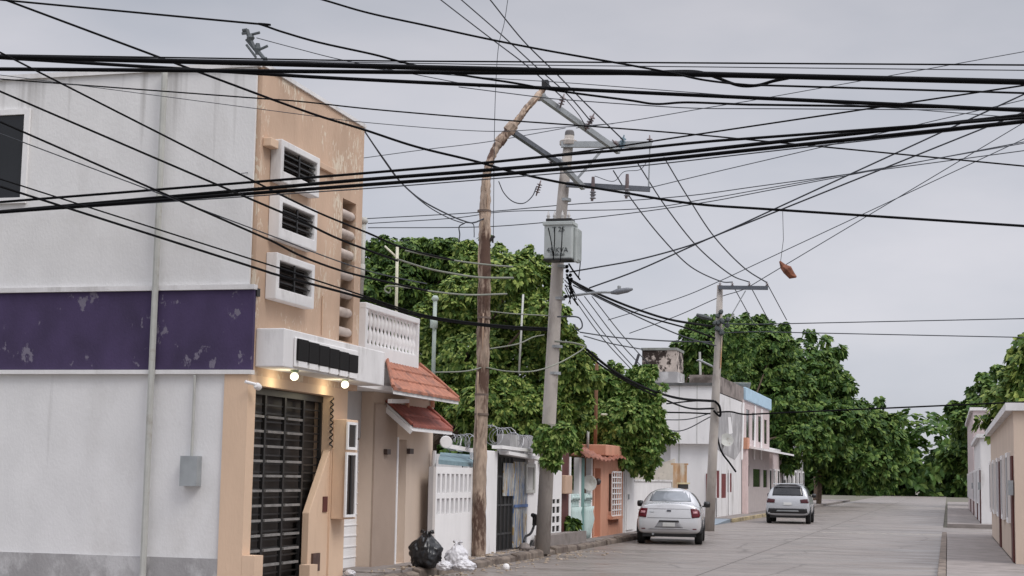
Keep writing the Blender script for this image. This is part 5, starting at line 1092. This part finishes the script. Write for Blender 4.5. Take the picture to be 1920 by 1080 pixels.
def make_car(name, lab, loc, rot, paint, suv=False):
    t = thing(name, lab, 'car', loc, 'parked cars', rot)
    k = 1.08 if suv else 1.0; rf = .20 if suv else 0; dk_ = .42 if suv else 0   # roof, tail
    ribs = []
    def rib(y, sill, low, mid, sh, rfx, top, dy=(0,)*7): ribs.append([(0, y+dy[0], sill[1]), (sill[0], y+dy[1], sill[1]), (low[0], y+dy[2], low[1]), (mid[0], y+dy[3], mid[1]), (sh[0], y+dy[4], sh[1]), (rfx[0], y+dy[5], rfx[1]), (0, y+dy[6], top)])
    if not suv:
        rib(.10, (.70, .30), (.78, .36), (.80, .62), (.74, .90), (.62, 1.05), 1.07, (.05, .05, -.02, -.04, .02, .06, .02))
        rib(.16, (.74, .27), (.825, .36), (.845, .62), (.785, .92), (.66, 1.06), 1.085, (.05, .05, 0, 0, .03, .05, .02))
        rib(.50, (.75, .24), (.84, .36), (.86, .64), (.815, .94), (.66, 1.06), 1.10)
        rib(.78, (.75, .24), (.85, .36), (.865, .65), (.82, .96), (.655, 1.08), 1.125)
        rib(1.30, (.75, .24), (.85, .36), (.865, .66), (.82, .97), (.575, 1.40), 1.455)
        rib(1.60, (.75, .24), (.85, .36), (.865, .66), (.82, .97), (.575, 1.44), 1.49)
        rib(2.30, (.75, .24), (.85, .36), (.865, .66), (.82, .96), (.575, 1.44), 1.495)
        rib(2.75, (.75, .24), (.85, .36), (.865, .66), (.82, .95), (.56, 1.37), 1.43)
        rib(3.35, (.75, .24), (.85, .36), (.86, .66), (.81, .93), (.66, .99), 1.03)
        rib(3.90, (.74, .24), (.83, .36), (.84, .62), (.78, .86), (.60, .92), .95)
        rib(4.20, (.66, .26), (.74, .36), (.75, .58), (.68, .76), (.52, .82), .85)
        rear = [(.14, .30), (.11, .30), (.02, .38), (.0, .62), (.06, .92), (.10, 1.06), (.12, 1.07)]
        front = [(4.25, .26), (4.27, .28), (4.32, .36), (4.33, .58), (4.28, .74), (4.22, .82), (4.2, .85)]
    else:
        rib(.08, (.72, .36), (.82, .44), (.85, .72), (.80, 1.02), (.66, 1.50), 1.58, (.03, .03, 0, -.02, 0, .26, .26))
        rib(.16, (.76, .30), (.86, .44), (.89, .72), (.84, 1.04), (.68, 1.56), 1.62, (.03, .03, 0, 0, 0, .24, .24))
        for y in (.9, 1.7, 2.5): rib(y, (.78, .28), (.88, .42), (.90, .74), (.85, 1.06), (.66, 1.60), 1.67)
        rib(2.9, (.78, .28), (.88, .42), (.90, .74), (.85, 1.05), (.64, 1.50), 1.56)
        rib(3.5, (.78, .28), (.88, .42), (.90, .74), (.84, 1.03), (.70, 1.10), 1.13)
        rib(4.15, (.76, .28), (.86, .42), (.88, .70), (.80, .95), (.64, 1.02), 1.05)
        rib(4.4, (.68, .3), (.78, .42), (.80, .66), (.72, .88), (.56, .92), .95)
        rear = [(.10, .36), (.08, .38), (.02, .46), (.0, .72), (.04, 1.04), (.28, 1.50), (.32, 1.58)]
        front = [(4.42, .3), (4.44, .32), (4.48, .42), (4.49, .66), (4.46, .86), (4.42, .92), (4.4, .95)]
    body = carbody(ribs, rear, front); bvh = BVHTree.FromPolygons(body.v, body.f)
    P = lambda nm, mb, m, par=None, **kw: part(nm, mb, m, par or t, local=True, **kw)
    bo = P('body', body, paint, smooth=True)
    red_ = mat('tail_lamp_red', (.10, .006, .012), .18, .15, 6); carg = mat('glass_sky_tone', (.20, .215, .235), .12, .25, 2); clr = mat('lamp_clear', (.5, .25, .27), .15, .1, 4)  # rear glass: reflected sky painted in as a pale base colour
    if not suv:
        P('rear_window', patch(bvh, [(-.56, 1.115), (.56, 1.115), (.475, 1.385), (-.475, 1.385)], '-y', .006, 12, 8), carg, smooth=True)
        for s, ax in ((1, '+x'), (-1, '-x')):
            P('side_window', patch(bvh, [(1.15, .99), (2.02, .985), (2.02, 1.36), (1.42, 1.345)], ax, .006), glass, smooth=True)
            P('side_window', patch(bvh, [(2.09, .985), (3.1, .975), (2.72, 1.30), (2.09, 1.36)], ax, .006), glass, smooth=True)
            tlp = P('tail_light', patch(bvh, [(s*.60, .70), (s*.80, .72), (s*.775, .955), (s*.56, .945)] if s > 0 else [(s*.80, .72), (s*.60, .70), (s*.56, .945), (s*.775, .955)], '-y', .012, 8, 8), red_, smooth=True)
            P('tail_light_wrap', patch(bvh, [(.15, .74), (.28, .80), (.30, .90), (.16, .93)], ax, .010, 6, 5), red_, tlp, smooth=True)
            P('reversing_lens', patch(bvh, [(s*.63, .81), (s*.75, .815), (s*.74, .875), (s*.62, .87)], '-y', .018, 4, 3), clr, tlp, smooth=True)
        P('boot_gap', patch(bvh, [(-.57, .690), (.57, .690), (.57, .699), (-.57, .699)], '-y', .004, 12, 1), plastic)
        P('boot_crease', patch(bvh, [(-.53, .935), (.53, .935), (.53, .95), (-.53, .95)], '-y', .012, 12, 1), paint)
        P('badge', patch(bvh, [(-.055, .868), (.055, .868), (.055, .902), (-.055, .902)], '-y', .02, 4, 2), mat('badge_dark', (.03, .035, .05), .3), bevel=.004)
        P('model_lettering', patch(bvh, [(-.50, .835), (-.39, .835), (-.39, .853), (-.50, .853)], '-y', .008, 3, 1), galv)
        P('plate_recess', patch(bvh, [(-.38, .44), (.38, .44), (.26, .615), (-.26, .615)], '-y', .004, 8, 4), mat('recess_grey', (.30, .30, .31), .5), smooth=True)
        P('plate_hood', patch(bvh, [(-.27, .60), (.27, .60), (.25, .635), (-.25, .635)], '-y', .022, 8, 1), plastic, smooth=True)
        pl = P('number_plate', patch(bvh, [(-.16, .475), (.16, .475), (.16, .575), (-.16, .575)], '-y', .022, 4, 2), mat('plate_white', (.62, .62, .6), .5))
        ymn = min(v.y for v in patch(bvh, [(-.1, .5), (.1, .5), (.1, .55), (-.1, .55)], '-y', .022, 2, 2).v)
        P('bumper_insert', patch(bvh, [(-.55, .395), (.55, .395), (.45, .43), (-.45, .43)], '-y', .008, 8, 1), mat('bumper_grey', (.36, .36, .37), .5), smooth=True)
        for s, ax in ((1, '+x'), (-1, '-x')):
            for yq in (1.12, 2.05, 3.02): P('door_gap', patch(bvh, [(yq, .36), (yq+.012, .36), (yq+.012, .96), (yq, .96)], ax, .003, 1, 6), plastic)
            P('reflector', patch(bvh, [(s*.62, .40), (s*.72, .40), (s*.72, .425), (s*.62, .425)] if s > 0 else [(s*.72, .40), (s*.62, .40), (s*.62, .425), (s*.72, .425)], '-y', .010, 3, 1), red_)
            P('body_crease', patch(bvh, [(1.0, .80), (3.2, .78), (3.2, .79), (1.0, .81)], ax, .008, 10, 1), paint)
        P('underbody_pan', MB().box(-.70, .70, .22, 3.9, .20, .34), plastic)  # black plastic pan under the car floor
        P('exhaust_pipe', MB().tube([(-.42, .12, .27), (-.42, .5, .28)], .03, 10), galv)
        P('antenna', MB().tube([(0, 1.7, 1.49), (0, 1.5, 1.62)], .006, 5), plastic)
        wy = (.72, 3.32); wr2 = .30; xo = .86; mz = 1.02; my = 2.95
    else:
        P('rear_window', patch(bvh, [(-.62, 1.13), (.62, 1.13), (.56, 1.47), (-.56, 1.47)], '-y', .006, 12, 8), glass, smooth=True)
        for s, ax in ((1, '+x'), (-1, '-x')):
            P('side_window', patch(bvh, [(.45, 1.10), (1.6, 1.09), (1.6, 1.5), (.65, 1.48)], ax, .006), glass, smooth=True)
            P('side_window', patch(bvh, [(1.67, 1.09), (3.2, 1.08), (2.8, 1.42), (1.67, 1.5)], ax, .006), glass, smooth=True)
            P('tail_light', patch(bvh, [(s*.52, .84), (s*.84, .84), (s*.83, 1.02), (s*.5, .98)] if s > 0 else [(s*.84, .84), (s*.52, .84), (s*.5, .98), (s*.83, 1.02)], '-y', .012, 8, 6), mat('smoked_red', (.06, .012, .014), .2), smooth=True)
        P('bumper_insert', patch(bvh, [(-.80, .42), (.80, .42), (.76, .62), (-.76, .62)], '-y', .012, 12, 4), plastic, smooth=True)
        P('skid_plate', patch(bvh, [(-.45, .50), (.45, .50), (.42, .55), (-.42, .55)], '-y', .02, 6, 1), galv)
        P('number_plate', patch(bvh, [(-.16, .76), (.16, .76), (.16, .86), (-.16, .86)], '-y', .02, 4, 2), MC['plate_white'])
        P('spoiler', MB().box(-.6, .6, .18, .5, 1.58, 1.62), paint, bevel=.015)
        P('underbody', MB().box(-.72, .72, .22, 4.1, .24, .40), plastic)
        wy = (.80, 3.5); wr2 = .34; xo = .89; mz = 1.12; my = 3.0
    for y in wy:
        for s, ax in ((1, '+x'), (-1, '-x')):
            w_ = P('wheel', MB().lathe((s*(xo-.2), y, wr2), [(wr2*.7, -.005), (wr2*.93, .0), (wr2, .02), (wr2, .17), (wr2*.93, .195), (wr2*.68, .20)], 32, (s, 0, 0)), rubber, smooth=True)
            P('rim', MB().lathe((s*(xo-.02), y, wr2), [(.03, .012), (wr2*.22, .016), (wr2*.3, .0), (wr2*.6, .004), (wr2*.67, .018)], 24, (s, 0, 0)), galv, w_)
            n = 20; arch = MB(); ro = wr2+.045
            pts = [(y+ro*math.cos(a), wr2+ro*math.sin(a)) for a in [math.pi*i/n for i in range(n+1)]]
            pi_ = [(y+(ro-.05)*math.cos(a), wr2+(ro-.05)*math.sin(a)) for a in [math.pi*i/n for i in range(n+1)]]
            for i in range(n):
                arch.hexa([(s*(xo-.12), *pts[i]), (s*(xo-.12), *pts[i+1]), (s*(xo-.12), *pi_[i+1]), (s*(xo-.12), *pi_[i])], [(s*(xo+.008), *pts[i]), (s*(xo+.008), *pts[i+1]), (s*(xo+.008), *pi_[i+1]), (s*(xo+.008), *pi_[i])])
            P('wheel_arch', arch, plastic)
    for s in (1, -1):
        m_ = P('side_mirror', MB().lathe((s*.93, my, mz), [(.03, -.09), (.08, -.075), (.09, 0), (.08, .075), (.03, .09)], 12, (1, .1, 0)), plastic, smooth=True)
        P('mirror_arm', MB().bar((s*.80, my+.03, mz-.06), (s*.88, my+.02, mz-.04), .05, .04), plastic, m_)
        P('door_handle', MB().box(*sorted((s*.865, s*.885)), 1.35, 1.5, .86, .885), paint)
    return t
paint = mat('silver_white_paint', (.60, .60, .615), .25, .02, 1, (.42, .40, .38), .8, .62, .3, metal=.15)
paint.node_tree.nodes['Principled BSDF'].inputs['Coat Weight'].default_value = .6
c = aZ(1256, 1020, 0)
make_car('sedan', 'white sedan parked at the kerb, seen from behind with red tail lights', (c.x+.06, c.y-.55, 0), math.radians(7), paint)
paint2 = mat('white_car_paint', (.46, .47, .49), .25, .02, 1, metal=.1); paint2.node_tree.nodes['Principled BSDF'].inputs['Coat Weight'].default_value = .6
c = aZ(1436, 981, 0)
make_car('suv', 'silver high-built car with smoked tail lights beyond the crossing, at the right edge', (c.x+.9, c.y-.3, 0), math.radians(2), paint2, True)
